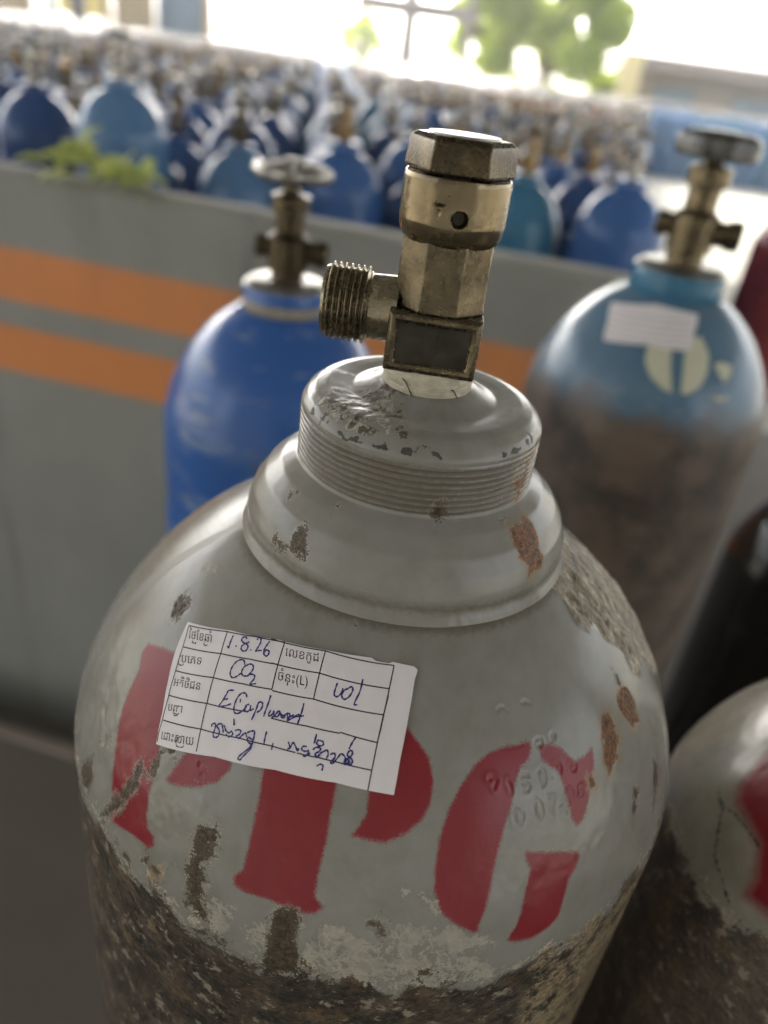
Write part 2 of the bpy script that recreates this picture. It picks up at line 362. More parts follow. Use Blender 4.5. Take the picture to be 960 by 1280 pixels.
# ------------------------------------------------------------------ the traced marks (mm round the shell, mm down the shell)
TR = json.loads(r'''{"red":[[[-110.83,95.81],[-101.58,91.58],[-88.57,87.72],[-75.04,84.55],[-65.18,96.39],[-72.41,102.13],[-74.45,110.94],[-72.03,118.28],[-70.1,124.78],[-68.1,131.32],[-66.19,134.0],[-62.79,135.42],[-61.93,137.56],[-64.06,139.69],[-66.94,139.58],[-73.17,141.0],[-82.65,144.52],[-86.16,136.61],[-90.25,128.69],[-96.1,120.73],[-99.71,114.81],[-101.99,108.52],[-104.3,102.29],[-109.68,99.21]],[[-66.15,117.97],[-63.81,107.73],[-63.78,97.81],[-47.69,94.06],[-46.37,100.33],[-45.69,104.87],[-48.45,109.39],[-53.51,113.46],[-58.75,116.0],[-63.88,117.72]],[[-36.05,94.83],[-9.2,90.19],[-8.7,97.8],[-8.74,103.86],[-8.31,113.35],[-8.72,120.52],[-8.52,128.38],[-6.85,130.18],[-5.71,131.23],[-7.85,133.75],[-12.01,134.35],[-21.98,133.61],[-28.98,134.38],[-32.71,133.61],[-33.28,131.38],[-30.9,128.25],[-31.13,122.77],[-31.77,115.47],[-32.43,108.35]],[[0.25,80.72],[14.24,81.07],[18.84,84.57],[22.94,88.63],[24.27,94.05],[23.43,100.41],[20.5,105.0],[15.67,108.29],[9.4,111.2],[3.12,110.77],[-1.03,110.33],[0.92,107.75],[2.78,104.32],[2.48,98.87]],[[64.25,87.88],[53.6,87.41],[45.91,88.36],[39.83,91.05],[34.05,96.15],[30.15,101.47],[27.57,106.87],[26.27,112.39],[25.61,117.09],[25.85,122.89],[27.14,127.93],[29.45,131.18],[33.32,134.22],[37.16,136.57],[39.64,138.27],[39.97,135.21],[41.32,131.69],[43.38,124.78],[44.58,118.95],[46.62,113.43],[49.57,107.2],[52.3,102.89],[54.77,97.64],[57.91,93.83],[62.09,92.41],[64.06,89.64]],[[67.92,89.91],[73.8,90.48],[77.86,93.15],[81.92,98.01],[86.72,98.21],[92.54,97.31],[91.09,101.4],[85.91,108.11],[81.81,113.01],[79.09,115.41],[76.5,115.44],[75.2,112.73],[75.08,108.51],[74.37,103.14],[73.52,98.85],[69.8,95.43],[67.32,93.5]],[[55.98,117.03],[75.85,123.09],[76.5,125.13],[74.57,127.45],[71.44,129.99],[69.21,135.75],[67.11,141.13],[63.61,143.65],[57.52,144.93],[52.11,144.15],[49.45,142.66],[52.27,138.78],[53.94,133.58],[55.28,127.49],[57.12,122.24],[55.63,119.45]]],"worn":[[-124.83,156.36],[-114.06,151.51],[-107.61,160.3],[-90.19,150.87],[-80.51,152.76],[-69.13,156.14],[-59.95,153.29],[-50.56,152.27],[-46.53,157.61],[-39.48,156.27],[-31.86,155.09],[-24.47,157.71],[-20.44,158.34],[-13.71,156.96],[-8.77,154.06],[-3.64,154.3],[2.05,156.32],[9.5,157.91],[5.48,153.04],[10.46,154.0],[17.93,158.95],[22.33,154.77],[27.77,157.78],[35.55,155.08],[45.0,159.95],[49.95,156.79],[60.35,155.46],[67.82,154.27],[76.82,156.36],[85.42,153.09],[96.96,154.45],[105.77,154.03],[117.79,155.36]],"spots":[[[-20.78,161.85],[-19.49,147.69],[-19.46,137.16],[-17.65,135.24],[-12.95,134.42],[-11.13,139.55],[-11.1,146.16],[-8.64,155.41]],[[-101.54,126.87],[-99.25,123.76],[-97.3,124.79],[-98.45,127.86],[-100.27,130.12]],[[-110.92,145.42],[-102.78,135.15],[-100.95,140.27],[-98.06,140.37],[-99.88,149.0],[-106.71,152.98]],[[-74.45,118.68],[-74.06,113.44],[-71.03,109.51],[-67.75,108.77],[-67.36,110.68],[-72.23,113.47],[-70.97,116.51],[-71.49,120.13],[-73.65,121.75]],[[-79.61,120.96],[-78.6,119.7],[-76.39,121.64],[-76.64,124.65],[-74.89,125.72],[-76.48,129.17],[-77.89,133.14],[-80.79,139.1],[-84.49,145.5],[-86.86,149.05],[-90.06,149.33],[-86.14,141.7],[-84.41,136.43],[-81.6,130.57],[-79.86,125.75]],[[-49.35,123.46],[-43.66,120.42],[-41.75,121.51],[-41.34,123.8],[-42.7,125.94],[-40.8,128.52],[-41.25,130.83],[-43.29,132.92],[-42.23,134.49],[-39.82,136.94],[-41.59,139.01],[-41.82,143.14],[-40.38,146.35],[-39.01,149.42],[-42.57,148.37],[-46.7,148.74],[-47.39,146.71],[-47.84,139.4],[-48.05,130.8],[-49.57,127.46]],[[-79.67,148.49],[-78.09,147.08],[-75.82,149.04],[-77.76,150.82]],[[-74.27,149.4],[-71.67,147.36],[-69.78,149.67],[-71.45,152.29],[-73.81,151.99]],[[-65.28,145.25],[-63.35,143.38],[-63.29,145.79]],[[-55.12,139.82],[-53.78,138.45],[-53.92,140.14]],[[-57.95,107.85],[-56.14,107.0],[-55.35,108.09],[-56.83,109.02]],[[-55.75,109.83],[-54.02,109.28],[-53.56,110.45],[-55.01,110.97]],[[7.01,133.7],[8.88,132.72],[12.98,133.69],[13.57,136.26],[12.14,139.17],[10.54,138.18],[9.72,135.5],[7.71,135.21]],[[24.05,148.59],[26.91,147.48],[28.6,148.97],[26.8,150.76],[24.26,150.34]],[[22.57,151.15],[24.57,151.26],[24.54,152.65],[23.05,152.6]],[[103.07,153.24],[117.45,163.47],[120.6,171.41],[108.87,161.76]],[[92.39,155.48],[96.37,155.6],[98.64,162.48]],[[113.53,149.37],[118.29,153.27],[120.65,161.68],[116.3,157.04]],[[126.11,86.19],[128.1,86.91],[125.35,89.61],[122.98,89.43]],[[128.32,118.77],[130.29,120.6],[129.88,125.81],[124.81,131.18],[123.79,126.45]],[[109.32,117.32],[111.49,121.28],[109.38,122.72],[107.66,120.82]],[[107.07,122.25],[109.26,124.0],[106.81,125.69],[105.46,123.96]],[[121.65,131.85],[123.92,134.05],[122.1,136.24],[119.88,133.55]],[[-119.43,78.75],[-112.93,76.38],[-106.74,77.64],[-106.36,80.45],[-105.25,83.36],[-111.47,84.5],[-115.69,81.9]],[[-93.6,40.54],[-91.01,39.1],[-86.04,38.86],[-80.55,39.01],[-76.75,37.38],[-77.18,33.58],[-71.86,31.07],[-65.83,33.01],[-59.3,38.83],[-60.11,40.91],[-66.3,40.94],[-71.26,40.98],[-76.54,41.01],[-80.59,42.77],[-88.75,42.73]],[[-106.43,26.68],[-105.8,25.4],[-100.2,25.84],[-97.41,27.27],[-100.69,27.82]],[[-102.57,24.88],[-100.21,23.61],[-95.22,24.62],[-97.24,25.72]],[[-59.4,21.35],[-57.71,21.02],[-56.47,21.7],[-58.07,21.97]],[[19.65,15.33],[25.31,12.36],[35.86,12.74],[37.36,16.99],[30.52,20.08],[22.89,19.31]],[[87.15,20.38],[92.12,20.66],[89.78,22.14],[85.19,22.04]],[[-19.59,53.21],[-18.35,52.62],[-17.94,54.79],[-19.33,54.95]]],"rust":[[[90.79,24.46],[104.61,24.04],[113.7,22.86],[119.08,25.11],[117.85,29.5],[112.14,34.13],[114.96,37.09],[110.53,40.57],[101.46,39.57],[94.99,40.33],[96.81,36.68],[89.57,33.39],[88.73,29.6]],[[119.28,90.94],[126.2,90.96],[129.35,92.98],[129.93,98.55],[126.53,104.27],[120.35,103.88],[118.0,98.43],[116.35,93.64]],[[104.57,91.66],[107.37,91.92],[110.67,93.92],[109.05,100.74],[102.68,106.22],[97.52,108.16],[96.66,103.59],[99.56,96.69]],[[86.75,105.2],[88.69,105.54],[88.6,107.83],[86.67,107.88]]],"bare":[[[234.01,67.09],[147.18,39.1],[161.13,50.88],[153.11,55.01],[130.98,55.8],[126.74,61.37],[123.57,64.88],[130.55,69.65],[136.9,69.94],[144.06,73.08],[134.74,77.33],[136.2,82.07],[132.2,84.19],[135.24,88.84],[145.69,91.12],[147.46,96.4],[148.11,107.49],[148.34,116.26],[144.0,121.66],[146.15,126.57],[162.99,125.37],[174.98,116.87],[190.13,109.28],[204.11,96.98],[212.57,90.72],[220.72,84.81],[228.63,79.35]],[[-62.71,145.71],[-56.3,140.38],[-54.41,144.99],[-59.62,150.3]]],"cream":[[[-38.75,144.17],[-35.19,139.91],[-30.15,138.47],[-29.93,145.03],[-31.37,149.45],[-36.4,152.64],[-38.01,148.52]],[[-28.02,144.06],[-20.65,140.23],[-19.27,149.38],[-22.51,156.41],[-26.59,150.56]],[[-12.7,135.91],[-9.94,138.11],[-10.34,144.71],[-11.71,141.87]],[[-5.73,138.01],[-2.29,136.26],[7.11,137.66],[12.9,140.26],[14.9,157.25],[1.9,154.9],[-5.63,152.97],[-9.01,147.79],[-9.01,140.99]],[[3.84,139.59],[9.7,139.37],[13.96,133.58],[17.72,131.32],[20.6,135.01],[23.99,133.48],[27.3,136.38],[31.2,133.95],[36.67,136.89],[40.0,138.6],[49.15,143.18],[48.13,144.14],[37.03,141.46],[34.3,145.27],[43.11,148.47],[49.77,155.87],[44.78,158.91],[35.55,155.08],[27.77,157.78],[22.33,154.77],[17.93,158.95],[10.46,154.0],[5.48,153.04]],[[21.13,124.24],[22.77,125.24],[26.53,126.87],[27.33,130.51],[25.21,129.87],[23.97,127.26]],[[16.71,123.35],[17.97,123.6],[17.85,124.5],[16.8,124.32]],[[-124.88,67.81],[-124.55,65.56],[-118.11,64.14],[-115.21,66.39],[-119.81,68.06]]],"gold":[[57.08,188.2],[57.97,170.76],[57.16,162.54],[63.25,157.17],[70.78,155.35],[80.17,157.28],[89.34,154.58],[95.1,163.67],[89.03,189.65],[82.4,211.0]],"label":[[-100.18,80.38],[17.59,64.52],[10.8,98.38],[-75.96,111.75]],"labelL":[[-100.18,80.38],[-93.99,88.04],[-87.16,95.72],[-80.68,103.49],[-75.96,111.75]],"labelB":[[-75.96,111.75],[-52.32,103.6],[-30.22,99.26],[-9.06,97.65],[10.8,98.38]],"labelR":[[10.8,98.38],[11.94,88.91],[13.98,78.05],[16.13,67.69],[17.58,64.93],[15.6,64.09]],"labelT":[[15.6,64.09],[4.84,63.38],[3.77,63.91],[-3.35,63.89],[-5.2,63.14],[-27.2,64.38],[-51.85,67.08],[-76.72,72.56],[-100.18,80.38]],"lines":[[[-97.95,80.74],[-78.56,73.7],[-63.16,69.7],[-48.73,66.92]],[[-55.85,67.93],[-28.11,64.76],[5.97,64.35]],[[-97.95,80.74],[-94.53,83.32],[-91.53,86.16],[-89.15,89.19],[-86.75,92.35],[-84.68,95.61],[-82.51,98.7]],[[-82.41,98.65],[-80.59,101.85],[-78.68,105.2],[-77.27,108.77],[-75.91,111.03]],[[-91.78,85.98],[-73.2,79.49],[-59.2,75.89],[-46.14,73.35]],[[-49.31,73.84],[-27.08,71.16],[4.97,70.93]],[[-86.87,92.31],[-69.08,86.0],[-56.08,82.72],[-43.32,80.19]],[[-43.1,80.45],[-25.41,78.32],[3.99,78.12]],[[-82.51,98.7],[-65.3,92.79],[-48.55,88.6]],[[-38.57,87.2],[-24.57,85.69],[-11.52,85.04]],[[-11.6,84.76],[2.96,85.55]],[[-78.35,104.98],[-62.13,99.51],[-46.72,95.79],[-34.53,93.85],[-25.34,93.16]],[[-24.82,93.15],[-16.66,92.57],[-10.86,92.42],[2.35,92.81]],[[-77.93,73.55],[-73.26,79.25],[-69.08,86.0],[-65.3,92.79]],[[-65.42,92.85],[-62.13,99.51],[-59.68,105.43]],[[-48.79,67.05],[-46.14,73.35],[-43.32,80.19]],[[-28.11,64.76],[-26.85,71.06],[-25.41,78.32]],[[5.97,64.35],[4.97,70.93],[3.99,78.12],[3.37,83.07]],[[4.98,72.82],[3.87,78.18],[2.96,85.55],[2.35,92.81],[1.99,98.08]]],"ink":[[[-73.77,73.24],[-72.7,75.24],[-71.4,76.97]],[[-71.4,76.97],[-72.65,76.6]],[[-69.21,75.2],[-68.55,75.06]],[[-66.45,71.71],[-67.72,71.46],[-68.81,72.06],[-68.29,72.95],[-66.55,73.07],[-64.75,72.93],[-63.49,73.5],[-63.5,74.68],[-64.95,75.16],[-66.17,74.76],[-66.38,73.83],[-65.22,72.57],[-64.58,71.97]],[[-61.73,73.66],[-61.23,73.55]],[[-61.87,70.31],[-61.58,69.42],[-60.33,69.55],[-59.4,70.5],[-59.14,71.98],[-59.06,73.13],[-57.75,72.53],[-56.58,72.13]],[[-55.72,68.79],[-55.86,69.87],[-55.87,71.37],[-54.95,72.58],[-53.3,72.88],[-52.72,72.2],[-53.19,71.35],[-54.72,71.34],[-54.91,72.21]],[[-59.85,78.02],[-61.51,77.13],[-63.35,77.72],[-64.32,79.23],[-64.18,81.16],[-63.11,82.5],[-61.44,82.84],[-60.02,81.81],[-59.24,80.51]],[[-58.9,77.67],[-59.55,78.64],[-59.33,80.07],[-57.94,80.76],[-56.18,80.22],[-55.43,78.86],[-55.54,77.49],[-56.7,76.86],[-58.16,77.15],[-59.03,77.97]],[[-56.08,80.34],[-55.03,79.34],[-53.31,79.09],[-52.62,80.05],[-53.1,81.65],[-50.72,80.83]],[[-57.85,85.46],[-59.84,86.34],[-59.85,87.55],[-59.86,88.74],[-59.02,88.79],[-58.33,88.19]],[[-59.85,87.55],[-59.91,89.46],[-60.05,91.46],[-58.17,90.54],[-56.04,89.01]],[[-53.49,86.51],[-52.88,87.44]],[[-51.37,85.27],[-52.61,84.53],[-54.27,85.06],[-54.94,86.78],[-54.51,88.96],[-53.32,90.38],[-51.86,90.38],[-50.38,89.04],[-49.56,87.38]],[[-49.16,86.57],[-50.01,87.33],[-49.82,88.37],[-48.55,88.6],[-47.84,87.66],[-48.36,86.66],[-47.45,87.78],[-46.59,87.02]],[[-45.98,84.78],[-45.48,87.11],[-45.36,90.05]],[[-46.04,85.26],[-45.01,84.47],[-43.86,84.96],[-43.77,86.5],[-44.79,87.54]],[[-42.56,81.73],[-42.02,84.18],[-41.67,86.72],[-41.47,87.66]],[[-39.83,85.27],[-40.07,86.49],[-39.4,86.91],[-38.63,85.99],[-38.57,85.12],[-38.08,86.09],[-36.48,86.23],[-35.98,85.06],[-34.92,85.57]],[[-35.98,85.06],[-34.49,85.27],[-33.3,84.49],[-32.36,85.54],[-31.56,84.66],[-30.66,84.03]],[[-38.41,87.34],[-37.42,85.69],[-36.76,84.6],[-35.29,85.56],[-34.16,85.93],[-33.58,84.63],[-32.81,84.2],[-31.98,84.65],[-32.34,86.09],[-30.6,84.91],[-29.27,83.68],[-27.98,83.62]],[[-28.52,80.22],[-28.11,82.72],[-27.99,86.28]],[[-31.01,84.8],[-28.47,83.97],[-26.79,83.35]],[[-58.73,97.28],[-58.93,96.44],[-57.9,95.95],[-57.16,97.04],[-56.74,98.71],[-55.67,99.18],[-54.61,98.28],[-55.25,96.91],[-57.07,96.07],[-55.71,95.03],[-54.34,95.88],[-53.39,96.82]],[[-54.43,94.96],[-52.82,95.91],[-51.34,96.0],[-50.79,95.32],[-49.75,95.84],[-50.71,96.89],[-52.17,96.81]],[[-52.15,92.01],[-50.8,93.55]],[[-49.57,94.61],[-48.62,94.03],[-47.41,93.81],[-47.33,94.91],[-48.15,95.66],[-47.0,95.93],[-46.13,94.67],[-45.45,93.79],[-44.18,94.64]],[[-44.9,93.58],[-43.78,92.72],[-42.45,92.27],[-41.8,93.85],[-41.68,95.54],[-43.33,95.45],[-43.63,94.43],[-41.71,94.45],[-41.74,93.35]],[[-41.25,95.14],[-41.31,97.12],[-42.52,99.32],[-43.2,100.78],[-44.11,100.57],[-43.52,99.26],[-41.96,97.17],[-41.44,95.63]],[[-38.05,90.87],[-37.7,92.71],[-37.14,94.43]],[[-34.16,92.9],[-33.96,94.27],[-33.84,94.77]],[[-29.01,91.17],[-27.78,92.4],[-28.42,93.0],[-27.68,92.39],[-27.13,90.91],[-24.81,92.48],[-24.69,91.79]],[[-21.92,90.71],[-23.36,91.0],[-23.4,91.91],[-21.96,91.99],[-20.95,91.6],[-21.09,92.68],[-22.37,93.18],[-21.47,93.2],[-20.14,92.02]],[[-19.89,86.82],[-19.74,89.39]],[[-18.44,88.02],[-18.97,89.0],[-17.8,89.58],[-16.47,89.1],[-16.78,88.32],[-18.08,88.17]],[[-19.53,91.06],[-18.76,90.2],[-17.01,90.08],[-17.26,91.0],[-18.41,91.83],[-17.28,92.47],[-16.56,91.29],[-15.59,90.67],[-14.62,90.04],[-13.8,91.11],[-14.12,92.3]],[[-16.76,94.75],[-15.54,94.03],[-14.59,94.27],[-14.57,95.56]],[[-13.08,90.99],[-11.82,90.37],[-11.22,91.33],[-12.21,92.76],[-11.53,93.03],[-10.11,91.13],[-9.24,90.09],[-7.55,90.9],[-7.7,92.37],[-6.54,92.4],[-6.04,91.06]],[[-5.34,85.12],[-6.33,86.93],[-6.89,88.49]],[[-7.16,89.55],[-6.38,88.78],[-5.41,89.06],[-5.71,90.2],[-6.82,90.35],[-7.16,89.55]],[[-7.15,91.21],[-6.15,90.69],[-4.99,91.1],[-5.14,92.27],[-6.54,92.4],[-7.26,91.9],[-6.6,91.17],[-5.5,92.07]],[[-17.81,72.29],[-17.92,74.53],[-17.63,75.6],[-16.44,75.94],[-15.12,74.94],[-14.78,73.31]],[[-12.79,73.04],[-14.18,73.9],[-14.48,75.25],[-13.25,76.09],[-11.52,75.22],[-10.52,73.31],[-11.27,72.31],[-12.79,73.04]],[[-7.28,69.56],[-7.44,73.12],[-8.64,76.56],[-7.27,76.72]]],"words":[[[-92.92,83.17],[11.86,-4.25],[-2.43,-1.59]],[[-87.46,89.4],[9.47,-3.81],[-1.81,-1.57]],[[-83.42,95.74],[12.19,-4.6],[-1.46,-1.65]],[[-79.12,102.08],[6.35,-2.53],[-1.1,-1.59]],[[-75.22,109.61],[13.27,-5.07],[-1.06,-1.84]],[[-45.25,70.35],[15.94,-2.06],[-1.28,-1.97]],[[-43.11,77.2],[13.31,-1.61],[-1.08,-2.04]]],"emboss":[[[44.98,95.1],[46.44,94.94],[47.78,95.82],[46.7,97.12],[46.62,97.48]],[[52.0,97.03],[52.73,97.98],[52.99,99.66]],[[60.57,96.52],[58.11,96.0],[57.19,97.07]],[[57.24,98.1],[59.09,98.27],[60.32,99.54],[59.15,100.58],[57.44,100.05]],[[66.4,95.81],[64.57,96.7],[64.38,98.98],[65.2,100.66],[66.66,100.13],[67.58,98.47],[67.36,96.7],[66.4,95.81]],[[69.64,98.9],[69.79,99.06]],[[73.28,96.46],[74.68,96.6],[75.16,98.03],[74.42,98.92]],[[81.66,98.2],[79.82,98.76],[79.61,100.02],[81.06,100.25],[82.01,99.24],[81.66,98.2]],[[54.04,104.92],[52.73,106.15],[52.98,108.24],[54.26,109.11],[55.89,108.03],[55.87,106.35],[54.04,104.92]],[[62.11,103.71],[60.67,105.3],[60.82,108.26],[62.46,109.33],[63.91,108.19],[63.69,105.58],[62.11,103.71]],[[66.82,104.0],[69.7,104.34],[68.87,106.06],[67.46,107.85],[67.68,109.64]],[[75.18,104.65],[73.58,105.73],[73.32,107.83],[74.15,108.97],[75.33,108.44],[75.92,106.2],[75.18,104.65]],[[82.51,105.04],[80.74,105.56],[81.05,106.82],[82.87,106.98],[83.69,105.9],[82.51,105.04]],[[82.87,106.98],[81.95,108.04],[80.25,107.87]],[[67.88,87.85],[66.23,88.4],[66.43,89.47],[68.09,89.81],[69.57,89.1],[69.21,88.22],[67.88,87.85]],[[75.93,87.94],[74.57,88.28],[74.37,89.3],[75.54,89.4],[76.41,88.61],[75.93,87.94]],[[53.1,77.5],[54.44,76.78],[56.54,77.05],[57.59,78.03]],[[65.72,77.1],[67.86,76.97],[69.33,78.0]],[[71.23,108.5],[73.14,108.86],[71.55,109.94],[73.34,110.71]],[[76.77,104.26],[77.71,105.67],[77.27,107.3]]]}''')
T2 = json.loads(r'''{"o2label":[[-1.1086,1.5346],[-0.471,1.5428],[0.1829,1.5414],[0.0953,1.5295],[0.0455,1.5169],[-0.3733,1.5159],[-0.8028,1.5092],[-0.9085,1.5228]],"o2left":[[-0.3642,1.5161],[-0.1323,1.5169],[-0.1018,1.502],[-0.0546,1.4857],[-0.1485,1.4882],[-0.2583,1.4949],[-0.3433,1.5049]],"o2right":[[0.0064,1.5165],[0.071,1.5268],[0.1894,1.5276],[0.2618,1.5163],[0.2407,1.5041],[0.1748,1.4924],[0.081,1.4865],[0.0238,1.4865],[0.0116,1.5021]],"two_top":[[0.3141,1.5098],[0.418,1.5113],[0.5219,1.5085],[0.4981,1.503],[0.4126,1.4968]],"two_bot":[[0.2693,1.4872],[0.3641,1.486],[0.4751,1.4866],[0.3866,1.4816]],"o2worn":[[-0.6922,1.4663],[-0.5183,1.4659],[-0.3103,1.4643],[-0.0857,1.4633],[0.085,1.4676],[0.2808,1.4661],[0.5889,1.4668],[1.0258,1.4671]]}''')
T3 = json.loads(r'''{"rred":[[-1.7272,1.4803],[-1.6703,1.4755],[-1.6159,1.4692],[-1.5488,1.4657],[-1.4577,1.4666],[-1.3531,1.4663],[-1.2663,1.4597],[-1.2431,1.4532],[-1.1484,1.4557],[-0.75,1.452],[-0.85,1.468],[-1.1,1.476],[-1.4,1.481]],"rworn":[[-1.742,1.4321],[-1.6048,1.4359],[-1.4518,1.4364],[-1.3333,1.4371],[-1.2301,1.4435],[-1.1542,1.4455],[-1.0931,1.45]],"rblack":[[[-1.6429,1.4607],[-1.5568,1.4604],[-1.481,1.4555],[-1.4124,1.4505]],[[-1.4124,1.4505],[-1.3399,1.4489],[-1.2536,1.4466]],[[-1.5841,1.4606],[-1.4706,1.4648],[-1.3409,1.4662]]]}''')

# ------------------------------------------------------------------ shell profile of the near cylinders: dome, then straight wall
RB = 0.1145; ZA, HA, NA_, MA_ = -0.223053, 0.095829, 1.663741, 2.146384
def r_dome(z): return RB * (1 - np.clip((z - ZA) / HA, 0, 1) ** NA_) ** (1 / MA_)
PROF = [(.0388, -.0955), (.0388, -.1135), (.0440, -.1165), (.0490, -.1212), (.0525, -.1265), (.0541, -.1310), (.0544, -.1325), (.0541, -.1355), (.0546, -.1394)]
PROF += [(float(r_dome(z)), float(z)) for z in np.linspace(-.1402, -.2231, 60)]
PROF += [(RB, float(z)) for z in np.linspace(-.226, -.7, 60)] + [(RB, -1.64), (.108, -1.68), (.095, -1.70)]
PROF = np.array(PROF); PROF[:, 1] += CAM_Z
PS = np.concatenate([[0], np.cumsum(np.hypot(*np.diff(PROF, axis=0).T))]) * 1000
S_WELD = PS[8]
def prof_at(s):
    r = np.interp(s, PS, PROF[:, 0]); z = np.interp(s, PS, PROF[:, 1])
    e = .6; dr = np.interp(s + e, PS, PROF[:, 0]) - np.interp(s - e, PS, PROF[:, 0]); dz = np.interp(s + e, PS, PROF[:, 1]) - np.interp(s - e, PS, PROF[:, 1])
    L = np.hypot(dr, dz) + 1e-12
    return r, z, -dz / L, dr / L
def shell(a, s, h=0.0):
    """point at a mm round (from the side facing the aisle), s mm down, h mm proud; z is absolute, axis at the origin"""
    a = np.asarray(a, float); s = np.asarray(s, float); th = a / 114.5; r, z, nr, nz = prof_at(s)
    R_ = r + nr * h * .001; Z = z + nz * h * .001
    return np.stack([R_ * np.sin(th), -R_ * np.cos(th), Z], -1)

def grid_mesh(name, P, A, S, mat, attrs, close_u=True):
    """P: (rows, cols, 3); columns wrap round"""
    nr, nc = P.shape[:2]
    i = np.arange(nr - 1)[:, None]; j = np.arange(nc if close_u else nc - 1)[None, :]; j2 = (j + 1) % nc
    quads = np.stack([i * nc + j + 0 * j, (i + 1) * nc + j, (i + 1) * nc + j2, i * nc + j2], -1).reshape(-1, 4)
    me = bpy.data.meshes.new(name); nv = nr * nc; nf = len(quads)
    me.vertices.add(nv); me.vertices.foreach_set('co', P.reshape(-1).astype(np.float32))
    me.loops.add(nf * 4); me.loops.foreach_set('vertex_index', quads.reshape(-1).astype(np.int32))
    me.polygons.add(nf); me.polygons.foreach_set('loop_start', (np.arange(nf) * 4).astype(np.int32))
    me.polygons.foreach_set('use_smooth', np.ones(nf, bool))
    me.update(calc_edges=True)
    uvl = me.uv_layers.new(name='UVMap'); uv = np.stack([A.reshape(-1)[quads.reshape(-1)], S.reshape(-1)[quads.reshape(-1)]], -1)
    uvl.data.foreach_set('uv', uv.reshape(-1).astype(np.float32))
    for k, v in attrs.items():
        at = me.attributes.new(k, 'FLOAT', 'POINT'); at.data.foreach_set('value', v.reshape(-1).astype(np.float32))
    me.materials.append(mat)
    return me

def columns(fine, lo, hi):
    f = np.arange(lo, hi, fine); b = np.linspace(hi, lo + 719.42, 40, endpoint=False)   # 2*pi*114.5 = 719.42
    return np.concatenate([f, b])
LAYERS = ('red', 'spot', 'rust', 'bare', 'cream', 'worn', 'gold', 'chip', 'grime_shade')
def empty_layers(A): return {k: np.full(A.shape, -12.0) for k in LAYERS}

# ------------------------------------------------------------------ setting: floor, yard, wall, roof
K = -.15                                            # the wall and its gutter run slightly askew
def line_y(x, y0): return y0 + K * x
GUT, WALL = 1.275, 1.5
X0, X1, YB, YF = -7.5, 7.5, -3.2, 4.6
fl = MB()
fl.add([(X0, YB, 0), (X1, YB, 0), (X1, line_y(X1, GUT), 0), (X0, line_y(X0, GUT), 0)], [(0, 1, 2, 3)])
fl.add([(X0, line_y(X0, GUT), 0), (X1, line_y(X1, GUT), 0), (X1, line_y(X1, GUT), -.22), (X0, line_y(X0, GUT), -.22), (X1, line_y(X1, WALL), -.22), (X0, line_y(X0, WALL), -.22), (X1, line_y(X1, WALL), 0), (X0, line_y(X0, WALL), 0)], [(3, 2, 1, 0), (3, 5, 4, 2), (5, 7, 6, 4)])
fl.add([(X0, line_y(X0, WALL), 0), (X1, line_y(X1, WALL), 0), (X1, YF, 0), (X0, YF, 0)], [(0, 1, 2, 3)])
fl = fl.build('floor', M['floor']); fl['kind'] = 'structure'
ed = MB().box((0, 0, -.008), (14.8, .035, .024), 0, .004).build('gutter_edge', M['frame'], fl, loc=(0, line_y(0, GUT) - .012, 0)); ed.rotation_euler[2] = math.atan(K)
yd = MB()
for x0, x1, y0, y1 in ((-700, 700, YF, 1500), (-700, 700, -700, YB), (-700, X0, YB, YF), (X1, 700, YB, YF)): yd.add([(x0, y0, -.004), (x1, y0, -.004), (x1, y1, -.004), (x0, y1, -.004)], [(0, 1, 2, 3)])
yd.build('yard_ground', M['yard'])['kind'] = 'structure'
rf = MB().box((0, 6.5, 4.7), (15, 19.3, .14)).build('roof', M['roof']); rf['kind'] = 'structure'
for x in (-7.2, 7.2):
    for y in (-2.9, 15.8): MB().box((0, 0, 2.315), (.22, .22, 4.63), 0, .02).build('roof_post', M['frame'], rf, loc=(x, y, 0))
bw = MB().box((0, -3.0, 2.31), (6.4, .16, 4.62)).build('light_block_wall', M['bounce_white']); bw['kind'] = 'structure'  # added unseen wall: blocks light behind the camera, its white bounces some back

wl = thing('low_wall', (0, 1.5, 0), 'low grey rendered wall with two orange painted bands', 'wall')
WX0, WX1 = -4.2, .45     # relative to the thing; the wall stops behind the oxygen cylinder
MB().box(((WX0 + WX1) / 2, .035, .5955), (WX1 - WX0, .07, 1.631), 0, .012).build('wall_face', M['wall'], wl)
wl.rotation_euler[2] = rad(-8.53)

# ------------------------------------------------------------------ the near grey cylinder
DM = .23269
main = thing('gas_cylinder', (0, DM, 0), 'worn grey gas cylinder stencilled PPG with a paper label, nearest and in sharp focus', 'gas cylinder')

def wavy(a, s, k, seed=0.0): return vnoise(a * k + seed, s * k + seed * 1.7, 3)

